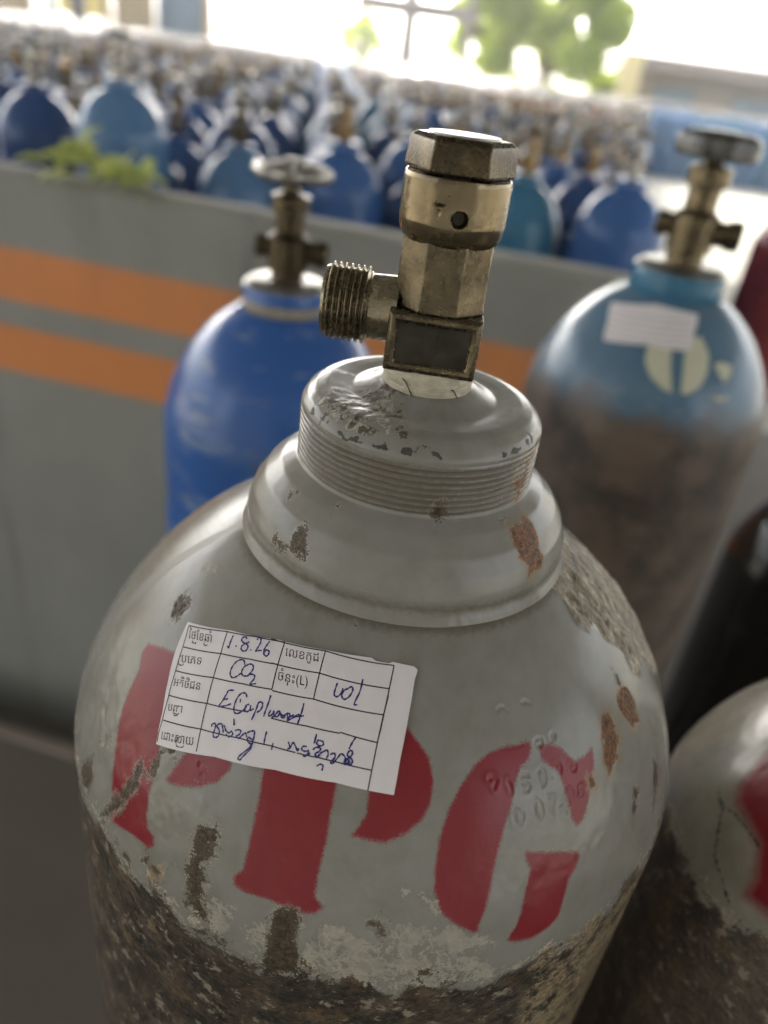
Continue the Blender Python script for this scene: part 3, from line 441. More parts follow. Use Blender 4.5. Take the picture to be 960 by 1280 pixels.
def main_body():
    a = columns(.5, -142, 215)
    s = np.concatenate([np.arange(S_WELD, 205, .5), np.arange(206, 480, 6), np.linspace(490, PS[-1], 24)])
    S, A = np.meshgrid(s, a, indexing='ij'); L = empty_layers(A)
    fine = (S < 206) & (A > -143) & (A < 216)
    def put(k, polys):
        v = L[k][fine]; L[k][fine] = np.maximum(v, sdf(A[fine], S[fine], polys))
    put('red', TR['red']); put('spot', TR['spots']); put('rust', TR['rust']); put('bare', [[(118, 34), (150, 30), (200, 34), (214, 60), (214, 110), (176, 118), (166, 108), (156, 96), (147, 97), (140, 92), (143, 84), (136, 78), (137, 71), (128, 70), (123, 65), (127, 60), (131, 56), (126, 48), (116, 42)], TR['bare'][1]]); put('cream', TR['cream'])
    # worn zone: below a line running round the shell
    W = np.array(TR['worn']); W = W[(W[:, 0] > -128) & (W[:, 0] < 100)]; W = W[np.argsort(W[:, 0])]
    L['worn'] = np.clip((S - np.interp(A, W[:, 0], W[:, 1], left=150, right=150)) , -12, 12)
    L['gold'] = np.clip(np.minimum((A - 62) * .8, (S - 150)), -12, 12)
    # grime ring under the weld and thin dirty streaks
    L['grime_shade'] = np.clip(3.2 - np.abs(S - S_WELD - 1) * 1.0, -12, 12)
    H = np.zeros(A.shape)
    # stamped figures
    E = np.full(A.shape, 9.0); bx = (A > 40) & (A < 85) & (S > 70) & (S < 125)
    e = E[bx]
    for q in TR['emboss']: e = np.minimum(e, seg_dist(A[bx], S[bx], q, False))
    H[bx] += -.30 * np.exp(-(e / .50) ** 2) + .10 * np.exp(-((e - 1.3) / .7) ** 2)
    # hammered, slightly crumpled band round the shoulder edge
    band = np.exp(-((S - 122) / 16) ** 2)
    H += band * (wavy(A, S, 1 / 4.2) * .46 + wavy(A, S, 1 / 11., 3) * .7) * (.35 + 1.3 * np.clip(vnoise(A / 28 + 4, S / 40, 2) + .35, 0, 1))
    H += wavy(A, S, 1 / 30., 8) * .45
    # flaked, pitted patch on the far shoulder
    bm = np.clip((L['bare'] + 1.5) / 3, 0, 1); H += bm * (wavy(A, S, 1 / 9.0, 5) * 2.0 + wavy(A, S, 1 / 2.6, 6) * .7 + .3)
    wm = np.clip((L['worn'] + 1) / 3, 0, 1); H += wm * (wavy(A, S, 1 / 2.4, 2) * .35 - .15)
    for k in ('spot', 'rust'): H += np.clip((L[k] + .3) / .8, 0, 1) * (wavy(A, S, 1 / 1.3, 1) * .7 - .25)
    H *= np.clip((S - S_WELD - 2.0) / 5, 0, 1)
    H *= np.where(fine, 1, 0) + np.where(~fine & (S < 206), .0, 0)
    return grid_mesh('body', shell(A, S, H), A * (np.interp(S, PS, PROF[:, 0]) / RB) ** .6, S, M['grey_paint'], L)
link('body', main_body(), main)

# threaded neck ring with its flared collar
def neck_profile(q):
    """q in mm: < 0 over the top, 0..18 threads, then the flare; returns r, z (absolute, m)"""
    kn = np.array([[-30, 14.2, 9.2], [-27, 16.5, 8.6], [-24, 19.5, 7.0], [-20.5, 23.0, 5.6], [-16, 27.0, 5.9], [-11.5, 31.2, 6.0], [-8, 34.6, 5.2], [-5, 37.0, 3.4], [-2.5, 38.5, 1.2], [-.8, 38.9, 0]])
    r = np.interp(q, np.concatenate([kn[:, 0], PS[:10]]), np.concatenate([kn[:, 1] / 1000, PROF[:10, 0]]))
    z = np.interp(q, np.concatenate([kn[:, 0], PS[:10]]), np.concatenate([CAM_Z - .0955 + kn[:, 2] / 1000, PROF[:10, 1]]))
    return r, z
def smooth_prof():
    q = np.arange(-30, PS[9] + 1.2, .05); r, z = neck_profile(q)
    k = np.exp(-np.linspace(-2.5, 2.5, 61) ** 2); k /= k.sum(); pad = lambda v: np.concatenate([np.linspace(2 * v[0] - v[30], v[0], 30, endpoint=False), v, np.linspace(v[-1], 2 * v[-1] - v[-31], 31)[1:]])
    rs, zs = np.convolve(pad(r), k, 'valid'), np.convolve(pad(z), k, 'valid')
    return q, rs, zs
def neck_ring():
    q, rs, zs = smooth_prof()
    a = columns(.9, -200, 200); s = np.concatenate([np.arange(-30, -6, .5), np.arange(-6, 20, .16), np.arange(20, PS[9] + 1.0, .45)])
    S, A = np.meshgrid(s, a, indexing='ij'); L = empty_layers(A)
    L['spot'] = np.maximum(L['spot'], sdf(A, S, TR['spots'])); L['rust'] = np.maximum(L['rust'], sdf(A, S, TR['rust']))
    rr = np.interp(S, q, rs); zz = np.interp(S, q, zs)
    th = A / 114.5
    ph = (S - 1.2) / 1.95 + th / (2 * np.pi)
    amp = np.clip((S - .6) / 1.2, 0, 1) * np.clip((18.2 - S) / 1.5, 0, 1)
    worn = .75 + .8 * vnoise(A / 22 + 2, S / 6, 2)
    rip = (np.abs(np.sin(np.pi * ph)) ** .7 - .75) * 1.05 * worn
    H = amp * (rip + vnoise(A / 2.2, S / 1.1, 2) * .16)
    top = np.clip((-1 - S) / 3, 0, 1)
    XX, YY = rr * np.sin(th) * 1000, -rr * np.cos(th) * 1000
    H = H + top * (vnoise(A / 22, S / 4.0, 2) * .10 * np.clip(vnoise(A / 40 + 9, S / 14, 2) * 3 + .4, .12, 1)) + (1 - top) * (1 - amp) * vnoise(A / 16, S / 9, 2) * .25
    # crusted far left of the top, chips along the rim, rust, plus dirt and painted groove shade between the threads
    crust = np.exp(-((A + 75) / 60.) ** 2) * np.clip((-3 - S) / 4, 0, 1); H += crust * (vnoise(XX / 2.6 + 3, YY / 2.6 + 1, 3) * .6)
    L['chip'] = np.clip(1.1 - np.abs(S + 3.0 + 2.5 * vnoise(A / 30 + 3, S * 0 + 2.2, 2)) * .8 + vnoise(A / 9 + 1, S / 3.0, 2) * 8 - 1.9, -12, 12)
    H += (.9 + .5 * vnoise(A / 5, S * 0 + 3.3, 2)) * np.exp(-((S - PS[8] + .2) / 1.5) ** 2) * np.clip((PS[9] + .9 - S) / .8, 0, 1)
    L['cream'] = np.where(crust > .3, crust * 5 + vnoise(XX / 3.5 + 8, YY / 3.5, 2) * 8 - 3.6, L['cream'])
    L['spot'] = np.maximum(L['spot'], np.where(crust > .3, vnoise(XX / 3 + 7, YY / 3 + 2, 3) * 10 - 1.0, -12))
    L['grime_shade'] = np.maximum(np.clip(amp * (2.8 - rip * 5.0) - .7 - (1 - amp) * 6, -12, 12), np.where(S > 30, 1.2 - np.abs(S - PS[7]) * .8, -12))
    L['rust'] = np.maximum(L['rust'], np.where((amp > 0), 2.0 - np.abs(A - 124) * .16 + vnoise(A / 7, S / 4, 2) * 9 - 1.2, -12))
    R_ = rr + H * .001 * np.where(S < -3, .0, 1); Z = zz + H * .001 * np.where(S < -3, 1, 0)
    P = np.stack([R_ * np.sin(th), -R_ * np.cos(th), Z], -1)
    return grid_mesh('neck_ring', P, A * .40, S, M['grey_paint'], L)
link('neck_ring', neck_ring(), main)

# ---- the cylinder valve; heights in mm above the thread top
VZ = CAM_Z - .0955
vb = MB(); mm = .001
# body block with a framed, sunk front and back panel
def framed_block(mb, w_, d, z0, z1, border, sink):
    b = 1.1
    x, y = w_ / 2, d / 2
    def ring(ix, iy, zz0, zz1, yy): return [(-ix, yy, zz0), (ix, yy, zz0), (ix, yy, zz1), (-ix, yy, zz1)]
    rings = [ring(x, 0, z0, z1, y), ring(x, 0, z0, z1, -y + b), ring(x - b, 0, z0 + b, z1 - b, -y), ring(x - border, 0, z0 + border, z1 - border, -y), ring(x - border - .7, 0, z0 + border + .7, z1 - border - .7, -y + sink)]
    vs = [p for r_ in rings for p in r_]; fs = []
    for i in range(len(rings) - 1):
        for j in range(4): fs.append((i * 4 + j, i * 4 + (j + 1) % 4, i * 4 + 4 + (j + 1) % 4, i * 4 + 4 + j))
    fs.append((3, 2, 1, 0)); n = (len(rings) - 1) * 4
    mb.add([(p[0] * mm, p[1] * mm, VZ + p[2] * mm) for p in vs], fs)
    return n, x - border - .7, z0 + border + .7, z1 - border - .7, -y + sink
n, px_, pz0, pz1, py_ = framed_block(vb, 27.4, 28.4, 15.8, 33.8, 2.5, .9)
# octagonal shaft above the block, slightly tapered, with a rounded foot
oc = [(13.5, 33.7), (13.6, 34.6), (13.2, 36.0), (13.0, 45), (12.9, 54.5)]
vb.lathe([(r / math.cos(math.pi / 8) * mm, VZ + z * mm) for r, z in oc], 8, phase=math.pi / 8)
vo = vb.build('valve_body', M['brass'], main, 24)
bv = vo.modifiers.new('bevel', 'BEVEL'); bv.width = .0005; bv.segments = 2; bv.limit_method = 'ANGLE'; bv.angle_limit = rad(30)
MB().add([((x) * mm, (py_ - .02) * mm, VZ + z * mm) for x, z in ((-px_, pz0), (px_, pz0), (px_, pz1), (-px_, pz1))], [(0, 1, 2, 3)]).build('sunk_panel', M['recess'], vo)
st = MB()      # faint cast marks on the sunk panel
def bar(x0, z0, x1, z1, r=.35): st.tube([(x0 * mm, (py_ - .08) * mm, VZ + z0 * mm), (x1 * mm, (py_ - .08) * mm, VZ + z1 * mm)], r * mm, 6)
bar(-3.4, 21.5, -3.2, 28.5); bar(.6, 21.3, .7, 28.4)
st.tube([((2.6 + 2.6 * math.sin(t) * .9) * mm, (py_ - .08) * mm, VZ + (24.9 + 3.4 * math.cos(t)) * mm) for t in np.linspace(0, math.pi, 10)], .35 * mm, 6)
st.build('cast_mark', M['recess'], vo, 40)
# sealing tape between block and neck
tp = []
for i, z in enumerate(np.linspace(7.2, 16.2, 28)): tp.append(((14.2 - .25 * (z - 7) / 9 + .10 * math.sin(i * 2.1) + (.7 if i < 3 else 0)) * mm, VZ + z * mm))
tm = MB().lathe(tp, 64)
tm.v = [(x + vnoise(np.array(math.atan2(y, x) * 3), np.array(z * 900)).item() * .0007, y + vnoise(np.array(math.atan2(y, x) * 3 + 9), np.array(z * 900)).item() * .0007, z) for x, y, z in tm.v]
tm.build('sealing_tape', M['teflon'], main, 60)
fr = MB()
for a0, a1, z0, z1 in ((-2.1, -1.75, 13.5, 8.6), (-1.0, -.75, 12.0, 9.2)):
    fr.tube([(.01445 * math.cos(a0 + (a1 - a0) * t), .01445 * math.sin(a0 + (a1 - a0) * t), VZ + (z0 + (z1 - z0) * t + .5 * math.sin(t * 6)) * mm) for t in np.linspace(0, 1, 8)], .00016, 5)
fr.build('tape_fold', M['dark_metal'], main, 60)
# side outlet: plain neck then seven turns of thread
def outlet():
    pr = [(10.1, 12.0), (9.9, 14.5), (9.7, 18.6), (9.6, 20.2), (10.2, 20.7)]
    x = 20.9; k = 0
    while x < 33.2:
        pr += [(10.15, x), (11.45, x + .72), (11.5, x + .98), (10.15, x + 1.68)]; x += 1.77
    pr += [(10.5, 33.5), (10.2, 34.4), (8.2, 34.6), (6.0, 34.5), (5.6, 31.0), (5.2, 26.0)]
    return [(r * mm, z * mm) for r, z in pr]
mb = MB().lathe(outlet(), 96, axis_x((0, 0, VZ + 30.3 * mm), -1))
rn = random.Random(4)
ol = mb.build('outlet_thread', M['thread'], vo, 28)
# bonnet nut with a drilled hole and a punched dent
prn = [(12.6, 53.2), (13.0, 52.6), (14.0, 53.4), (14.8, 55.2), (15.2, 57.8)] + [(15.25, z) for z in np.arange(58.1, 69, .3)] + [(15.2, 69.2), (14.9, 70.1), (14.0, 70.6), (12.0, 70.7)]
nb = MB().lathe([(r * mm, VZ + z * mm) for r, z in prn], 240)
hx, hz = 2.0, 60.6
vs = []
for x, y, z in nb.v:
    if y < 0:
        X, Z = x / mm, (z - VZ) / mm; d = math.hypot(X - hx, Z - hz); k = 0.0
        if d < 1.85: k = 3.2
        elif d < 2.25: k = 3.2 * (2.25 - d) / .4
        e = math.hypot((X + 3.9) / 1.9, (Z - 63.6) / .55)
        if e < 1: k = max(k, .7 * (1 - e))
        e = math.hypot((X + 3.9) / .6, (Z - 61.8) / 1.5)
        if e < 1: k = max(k, .55 * (1 - e))
        r0 = math.hypot(x, y); f_ = (r0 - k * mm) / r0; x, y = x * f_, y * f_
    g = vnoise(np.array(math.atan2(y, x) * 9), np.array(z * 900), 3).item() * .00005; r0 = math.hypot(x, y); x, y = x * (1 + g / r0), y * (1 + g / r0)
    vs.append((x, y, z))
nb.v = vs
nut = nb.build('bonnet_nut', M['brass_bright'], main, 35)
MB().lathe([(.1 * mm, 0), (1.95 * mm, .05 * mm)], 24, axis_y((hx * mm, -12.2 * mm, VZ + hz * mm)), caps=False).build('drilled_hole', M['recess'], nut)  # dark disc puts the shade inside the hole into the colour
# hexagonal cap
hxp = [(13.4, 70.6), (13.9, 71.2), (13.9, 71.8), (13.3, 78.0), (12.9, 79.0), (11.6, 79.8)]
hc = MB().lathe([(r / math.cos(math.pi / 6) * .97 * mm, VZ + z * mm) for r, z in hxp], 6, phase=0)
hco = hc.build('hexagon_cap', M['dark_metal'], main, 20)
bv = hco.modifiers.new('bevel', 'BEVEL'); bv.width = .0007; bv.segments = 3; bv.limit_method = 'ANGLE'; bv.angle_limit = rad(25)
MB().lathe([(9.8 * mm, VZ + 79.7 * mm), (9.6 * mm, VZ + 80.2 * mm), (.01, VZ + 80.35 * mm), (.0005, VZ + 80.4 * mm)], 48).build('cap_disc', M['steel'], hco, 40)

# ---- paper label stuck on the shoulder
def resample(pts, n):
    P = np.array(pts, float); d = np.concatenate([[0], np.cumsum(np.hypot(*np.diff(P, axis=0).T))]); t = np.linspace(0, d[-1], n)
    return np.stack([np.interp(t, d, P[:, 0]), np.interp(t, d, P[:, 1])], -1)
def label_sheet():
    nu, nv = 90, 45
    T_ = resample(TR['labelT'][::-1], nu); B_ = resample(TR['labelB'], nu); L_ = resample(TR['labelL'], nv); R_ = resample(TR['labelR'][::-1], nv)
    u = np.linspace(0, 1, nu)[None, :, None]; v = np.linspace(0, 1, nv)[:, None, None]
    C = (1 - v) * T_[None] + v * B_[None] + (1 - u) * L_[:, None] + u * R_[:, None] - ((1 - u) * (1 - v) * T_[0] + u * (1 - v) * T_[-1] + (1 - u) * v * B_[0] + u * v * B_[-1])
    A, S = C[..., 0], C[..., 1]
    h = LAB_H(A, S)
    top = shell(A, S, h); bot = shell(A, S, h - .14)
    vs = [tuple(p) for p in top.reshape(-1, 3)] + [tuple(p) for p in bot.reshape(-1, 3)]; N = nu * nv; fs = []
    for i in range(nv - 1):
        for j in range(nu - 1):
            a, b, c, d = i * nu + j, i * nu + j + 1, (i + 1) * nu + j + 1, (i + 1) * nu + j
            fs.append((d, c, b, a)); fs.append((a + N, b + N, c + N, d + N))
    rim = [j for j in range(nu)] + [i * nu + nu - 1 for i in range(1, nv)] + [(nv - 1) * nu + j for j in range(nu - 2, -1, -1)] + [i * nu for i in range(nv - 2, 0, -1)]
    for k in range(len(rim)):
        a, b = rim[k], rim[(k + 1) % len(rim)]; fs.append((a, b, b + N, a + N))
    return MB().add(vs, fs)
def LAB_H(A, S):
    A = np.asarray(A, float); S = np.asarray(S, float)
    return .62 + wavy(A, S, 1 / 14., 2) * .5 + .25 * np.abs(vnoise(A / 19 + 4, S / 9 + A / 30, 2)) + .35 * np.exp(-((A - 12) / 4.) ** 2)
lab = label_sheet().build('paper_label', M['paper'], main, 40)
def ribbon(mb, pts, wd, lift=.05, smooth=True):
    P = np.array(pts, float)
    if smooth and len(P) > 2:      # Catmull-Rom through the traced points
        Q = np.vstack([2 * P[0] - P[1], P, 2 * P[-1] - P[-2]]); out = []
        for i in range(1, len(Q) - 2):
            for t in np.linspace(0, 1, 7, endpoint=False):
                p0, p1, p2, p3 = Q[i - 1:i + 3]
                out.append(.5 * (2 * p1 + (p2 - p0) * t + (2 * p0 - 5 * p1 + 4 * p2 - p3) * t * t + (3 * p1 - p0 - 3 * p2 + p3) * t ** 3))
        P = np.array(out + [P[-1]])
    else: P = resample(P, max(2, int(np.hypot(*(P[-1] - P[0])) / 1.2) + 2 * len(P)))
    X = shell(P[:, 0], P[:, 1], LAB_H(P[:, 0], P[:, 1]) + lift); X2 = shell(P[:, 0], P[:, 1], LAB_H(P[:, 0], P[:, 1]) + lift + 1)
    nrm = X2 - X; nrm /= np.linalg.norm(nrm, axis=1)[:, None]; t = np.gradient(X, axis=0); t /= np.linalg.norm(t, axis=1)[:, None] + 1e-12
    sd_ = np.cross(nrm, t); n_ = len(X); wv = wd * .5 * mm * (1 + .25 * np.sin(np.arange(n_) * .9 + P[0, 0]))[:, None] if smooth else wd * .5 * mm
    vs = [tuple(p) for p in X + sd_ * wv] + [tuple(p) for p in X - sd_ * wv]
    mb.add(vs, [(i, i + 1, n_ + i + 1, n_ + i) for i in range(n_ - 1)])
lm = MB()
for q in TR['lines']: ribbon(lm, q, .36, .04, False)
lm.build('table_lines', M['print'], lab)
im = MB()
for q in TR['ink']: ribbon(im, q, .46, .10)
im.build('handwriting', M['ink'], lab)
# printed Khmer row headings: built-in glyphs laid out in visual order, stacked letters drawn in
WORDS = ["\u17c3\u1790\u17c2\u1781\u1786\u17b6\u17c6", "\u1794\u17c1\u1797\u1791", "\u17a2\u178f\u17b7\u1790\u17b7\u1787\u1793", "\u1794\u1789\u17b6", "\u17c1\u178a\u17b6\u17c7\u179f\u17b6\u1799", "\u17c1\u179b\u1781\u1780\u17bc\u178a", "\u1785\u17c6\u1793\u17bb\u17c7(L)"]
SUBS = [[[(.24, -.18), (.20, -.42), (.30, -.50), (.36, -.36), (.34, -.62)], [(.72, -.15), (.70, -.45), (.80, -.55), (.84, -.35)]],
        [[(-.02, .9), (-.10, .6), (-.09, -.35), (.10, -.42), (.14, -.15)]], [], [[(.55, -.2), (.52, -.5), (.62, -.6), (.70, -.35), (.76, -.6)]],
        [[(.60, .9), (.52, .5), (.53, -.4), (.70, -.45), (.74, -.15)]], [], []]
for wd, (o, dx, dy), subs in zip(WORDS, TR['words'], SUBS):
    pv, pf = [], []; sub = MB()
    fc = bpy.data.curves.new('heading', 'FONT'); fc.body = wd; fc.resolution_u = 3
    fo = bpy.data.objects.new('heading', fc); col.objects.link(fo)
    bpy.context.view_layer.update()
    dg = bpy.context.evaluated_depsgraph_get(); me = bpy.data.meshes.new_from_object(fo.evaluated_get(dg))
    V = np.array([v.co[:2] for v in me.vertices]) if len(me.vertices) else np.zeros((0, 2))
    if len(V):
        x0, x1 = V[:, 0].min(), V[:, 0].max(); U = (V[:, 0] - x0) / (x1 - x0); Wv = V[:, 1] / .56
        A = o[0] + U * dx[0] + Wv * dy[0]; S = o[1] + U * dx[1] + Wv * dy[1]
        X = shell(A, S, LAB_H(A, S) + .05); b = len(pv); pv += [tuple(p) for p in X]; pf += [tuple(b + i for i in p.vertices) for p in me.polygons]
    for q in subs: ribbon(sub, [(o[0] + x * dx[0] + y * dy[0], o[1] + x * dx[1] + y * dy[1]) for x, y in q], .3, .05)
    bpy.data.objects.remove(fo); bpy.data.curves.remove(fc); bpy.data.meshes.remove(me)
    MB().add(pv, pf).add(sub.v, sub.f).build('printed_heading', M['print'], lab)

# ------------------------------------------------------------------ generic shells for the other cylinders
def dome_profile(ztop, zfull, r0, n=24, zbot=0.0):
    s0 = (1 - (r0 / RB) ** MA_) ** (1 / NA_); out = []
    for q in np.linspace(0, 1, n): out.append((RB * (1 - ((1 - q) * s0) ** NA_) ** (1 / MA_), ztop + (zfull - ztop) * q))
    out += [(RB, zfull - .05), (RB, .05), (.108, .015), (.09, zbot)]
    return out
def ring_profile(z0, z1, r): return [(r * .98, z0 - .004), (r, z0 + .002), (r, z1 - .006), (r * .96, z1 - .001), (r * .86, z1 + .001), (r * .5, z1 + .002)]
def hand_wheel(mb, z, r, spokes=4, th=.0065):
    mb.tube([(r * (1 + .05 * math.cos(8 * t)) * math.cos(t), r * (1 + .05 * math.cos(8 * t)) * math.sin(t), z) for t in np.linspace(0, 2 * math.pi, 33)[:-1]], th, 8, True)
    for i in range(spokes):
        t = 2 * math.pi * i / spokes + .4; mb.tube([(0, 0, z + .006), (r * math.cos(t), r * math.sin(t), z)], [.006, .0045], 6)
    mb.lathe([(.011, z - .006), (.011, z + .008), (.007, z + .011), (.001, z + .0115)], 16)
def valve_mesh(z0, z1, rb=.0155, side=.038, seg=16):
    h = z1 - z0; mb = MB()
    mb.lathe([(rb * .95, z0), (rb * .95, z0 + h * .12), (rb * 1.15, z0 + h * .14), (rb * 1.15, z0 + h * .45), (rb * .8, z0 + h * .5), (rb * .8, z0 + h * .68), (rb * 1.05, z0 + h * .7), (rb * 1.05, z0 + h * .85), (rb * .5, z0 + h * .88), (rb * .4, z1)], seg)
    mb.lathe([(rb * .62, .006), (rb * .62, side * .7), (rb * .74, side * .72), (rb * .74, side), (rb * .5, side + .001)], 12, axis_x((0, 0, z0 + h * .32), 1))
    mb.lathe([(rb * .5, .006), (rb * .5, side * .55), (rb * .62, side * .57), (rb * .62, side * .82)], 12, axis_x((0, 0, z0 + h * .34), -1))
    return mb

# ---- royal blue cylinder behind on the left
b = thing('gas_cylinder', (-.1440, .721, 0), 'glossy royal blue gas cylinder behind the grey one, before the orange striped wall', 'gas cylinder', rz=.05)
MB().lathe(dome_profile(1.484, 1.365, .043, 40), 96).build('body', M['blue_near'], b, 40)
MB().lathe(ring_profile(1.484, 1.507, .0405), 64).build('neck_ring', M['blue_near'], b, 40)
MB().lathe([(.0408, 1.484), (.0412, 1.4845), (.0412, 1.4935), (.0408, 1.494)], 64, caps=False).build('bare_band', M['beige_band'], b, 40)
MB().lathe([(.040, 1.506), (.036, 1.5098), (.020, 1.511)], 48).build('ring_top', M['steel'], b, 40)
valve_mesh(1.508, 1.598, .0165, .036).build('valve_body', M['dark_metal'], b, 35)
mb = MB(); hand_wheel(mb, 1.604, .0285); mb.build('hand_wheel', M['steel'], b, 50)

# ---- oxygen cylinder on the right
o = thing('gas_cylinder', (.212, .740, 0), 'blue and rusty brown oxygen cylinder lettered O2, behind the grey one on the right', 'gas cylinder')
def mapped(prof, theta, z, lift):
    P = np.array(prof); zz = P[::-1, 1]; r = np.interp(z, zz, P[::-1, 0]); e = .002
    dr = np.interp(np.asarray(z) - e, zz, P[::-1, 0]) - np.interp(np.asarray(z) + e, zz, P[::-1, 0]); L = np.hypot(dr, 2 * e)
    R_ = r + lift * 2 * e / L; Z = z + lift * dr / L
    return np.stack([R_ * np.sin(theta), -R_ * np.cos(theta), Z], -1)
O2P = dome_profile(1.548, 1.435, .043, 40)
zs = np.concatenate([np.linspace(1.548, 1.40, 75), np.linspace(1.39, 1.0, 60), np.linspace(.95, .02, 20)]); a = np.linspace(0, 719.42, 180, endpoint=False) - 359.71
S, A = np.meshgrid(zs, a, indexing='ij')
WT = T2['o2worn']; wl_ = np.interp(A / 114.5, [p[0] for p in WT], [p[1] for p in WT], left=1.466, right=1.466)
link('body', grid_mesh('body', mapped(O2P, A / 114.5, S, vnoise(A / 40, S * 25, 2) * .0012), A, S * 1000, M['o2'], {'worn': (wl_ - S) * 1000}), o)
MB().lathe(ring_profile(1.548, 1.570, .0415), 64).build('neck_ring', M['blue_d'], o, 40)
MB().lathe([(.0412, 1.5685), (.036, 1.5728), (.018, 1.574)], 48).build('ring_top', M['steel'], o, 40)
vm = valve_mesh(1.571, 1.668, .0175, .040); vm.build('valve_body', M['brass'], o, 35, ).rotation_euler[2] = rad(-12)
mb = MB(); mb.lathe([(.028, 1.660), (.0345, 1.662), (.0352, 1.668), (.034, 1.676), (.029, 1.680), (.012, 1.682), (.001, 1.682)], 40); mb.v = [(x * (1 + .04 * math.cos(8 * math.atan2(y, x))), y * (1 + .04 * math.cos(8 * math.atan2(y, x))), z) for x, y, z in mb.v]
mb.build('hand_wheel', M['wheel'], o, 40)
def sheet(poly, lift, name, mat, parent, th=.0006):
    """flat patch bounded by an outline in (angle, height), laid on the shell with a real thickness"""
    P = np.array(poly); c = P.mean(0); n_ = len(P); vs = []; fs = []; rings = 7
    for up_ in (lift, lift - th):
        for k in range(rings + 1):
            q = c + (P - c) * (k / rings if k else 1e-4); vs += [tuple(p) for p in mapped(O2P, q[:, 0], q[:, 1], up_)]
    N = (rings + 1) * n_
    for k in range(rings):
        for j in range(n_):
            j2 = (j + 1) % n_; fs.append((k * n_ + j, k * n_ + j2, (k + 1) * n_ + j2, (k + 1) * n_ + j)); fs.append((N + k * n_ + j, N + (k + 1) * n_ + j, N + (k + 1) * n_ + j2, N + k * n_ + j2))
    for j in range(n_):
        j2 = (j + 1) % n_; fs.append((rings * n_ + j, rings * n_ + j2, N + rings * n_ + j2, N + rings * n_ + j))
    return MB().add(vs, fs).build(name, mat, parent, 40)
def dense(poly, n=60): return [tuple(p) for p in resample(list(poly) + [poly[0]], n + 1)[:-1]]
lo = sheet(dense(T2['o2label']), .0022, 'paper_label', M['paper'], o)
sheet(dense(T2['o2left']), .0012, 'letter_o_left', M['white_letter'], o).name = 'painted_letter'
sheet(dense(T2['o2right']), .0012, 'painted_letter', M['white_letter'], o)
sheet(dense(T2['two_top']), .0012, 'painted_number', M['white_letter'], o); sheet(dense(T2['two_bot']), .0012, 'painted_number', M['white_letter'], o)
# faint print on that label
tl = MB(); LP = np.array(T2['o2label']); tlc = [LP[0], LP[2], LP[4], LP[6]]
for k in range(1, 6):
    f = k / 6; p, q = tlc[0] + (tlc[3] - tlc[0]) * f, tlc[1] + (tlc[2] - tlc[1]) * f
    t = np.linspace(.06, .94, 20)[:, None]; ln = p + (q - p) * t; X = mapped(O2P, ln[:, 0], ln[:, 1], .0026); Y = mapped(O2P, ln[:, 0], ln[:, 1] - .0003, .0026)
    tl.add([tuple(v) for v in X] + [tuple(v) for v in Y], [(i + 20, i + 21, i + 1, i) for i in range(19)])
tl.build('table_lines', M['print'], lo)

# ---- second grey cylinder cut by the right edge
g = thing('gas_cylinder', (.2445, .2217, 0), 'grey gas cylinder with a blurred red letter, cut by the lower right edge', 'gas cylinder')
RP = dome_profile(1.505, 1.421, .0546, 50)
def right_body():
    P = np.array(RP); ps = np.concatenate([[0], np.cumsum(np.hypot(*np.diff(P, axis=0).T))]) * 1000
    a = np.concatenate([np.arange(-300, 0, 1.0), np.linspace(0, 419.42, 60, endpoint=False)])
    s = np.concatenate([np.arange(0, 200, 1.0), np.linspace(202, ps[-1], 60)]); S, A = np.meshgrid(s, a, indexing='ij'); L = empty_layers(A)
    r = np.interp(S, ps, P[:, 0]); z = np.interp(S, ps, P[:, 1])
    def conv(poly): return [(th * 114.5, float(np.interp(-zz, -P[:, 1], ps))) for th, zz in poly]
    fine = S < 201
    L['red'][fine] = sdf(A[fine], S[fine], [conv(T3['rred'])])
    Wd = np.array(conv(T3['rworn'])); Wd = Wd[np.argsort(Wd[:, 0])]
    L['worn'] = np.clip(S - np.interp(A, Wd[:, 0], Wd[:, 1]), -12, 12); L['gold'] = -5.0 + vnoise(A / 30, S / 30, 2) * 10
    for q in T3['rblack']:
        d = seg_dist(A[fine], S[fine], conv(q), False); L['chip'][fine] = np.maximum(L['chip'][fine], (.6 - d) * 1.5)
    H = (vnoise(A / 30, S / 30, 3) * .8 + vnoise(A / 6, S / 6, 2) * .35 * np.exp(-((S - 45) / 22) ** 2)) * .001
    th = A / 114.5
    return grid_mesh('body', np.stack([(r + H) * np.sin(th), -(r + H) * np.cos(th), z], -1), A, S, M['grey_paint_old'], L)
link('body', right_body(), g)
MB().lathe([(.0546, 1.504), (.054, 1.510), (.049, 1.522), (.040, 1.531), (.0388, 1.534), (.0388, 1.549), (.036, 1.554), (.015, 1.557)], 64).build('neck_ring', M['steel'], g, 40)
valve_mesh(1.554, 1.634, .0150, .036).build('valve_body', M['brass'], g, 35)

# ---- added black cylinder standing in for the shade in the right gap
k_ = thing('gas_cylinder', (.572, .95, 0), 'added black gas cylinder standing in for the dark gap by the right edge', 'gas cylinder')
MB().lathe(dome_profile(1.27, 1.15, .043, 30), 64).build('body', M['gap_black'], k_, 40)
MB().lathe(ring_profile(1.27, 1.295, .0405), 48).build('neck_ring', M['gap_black'], k_, 40)
valve_mesh(1.295, 1.385, .0155, .036).build('valve_body', M['dark_metal'], k_, 35)
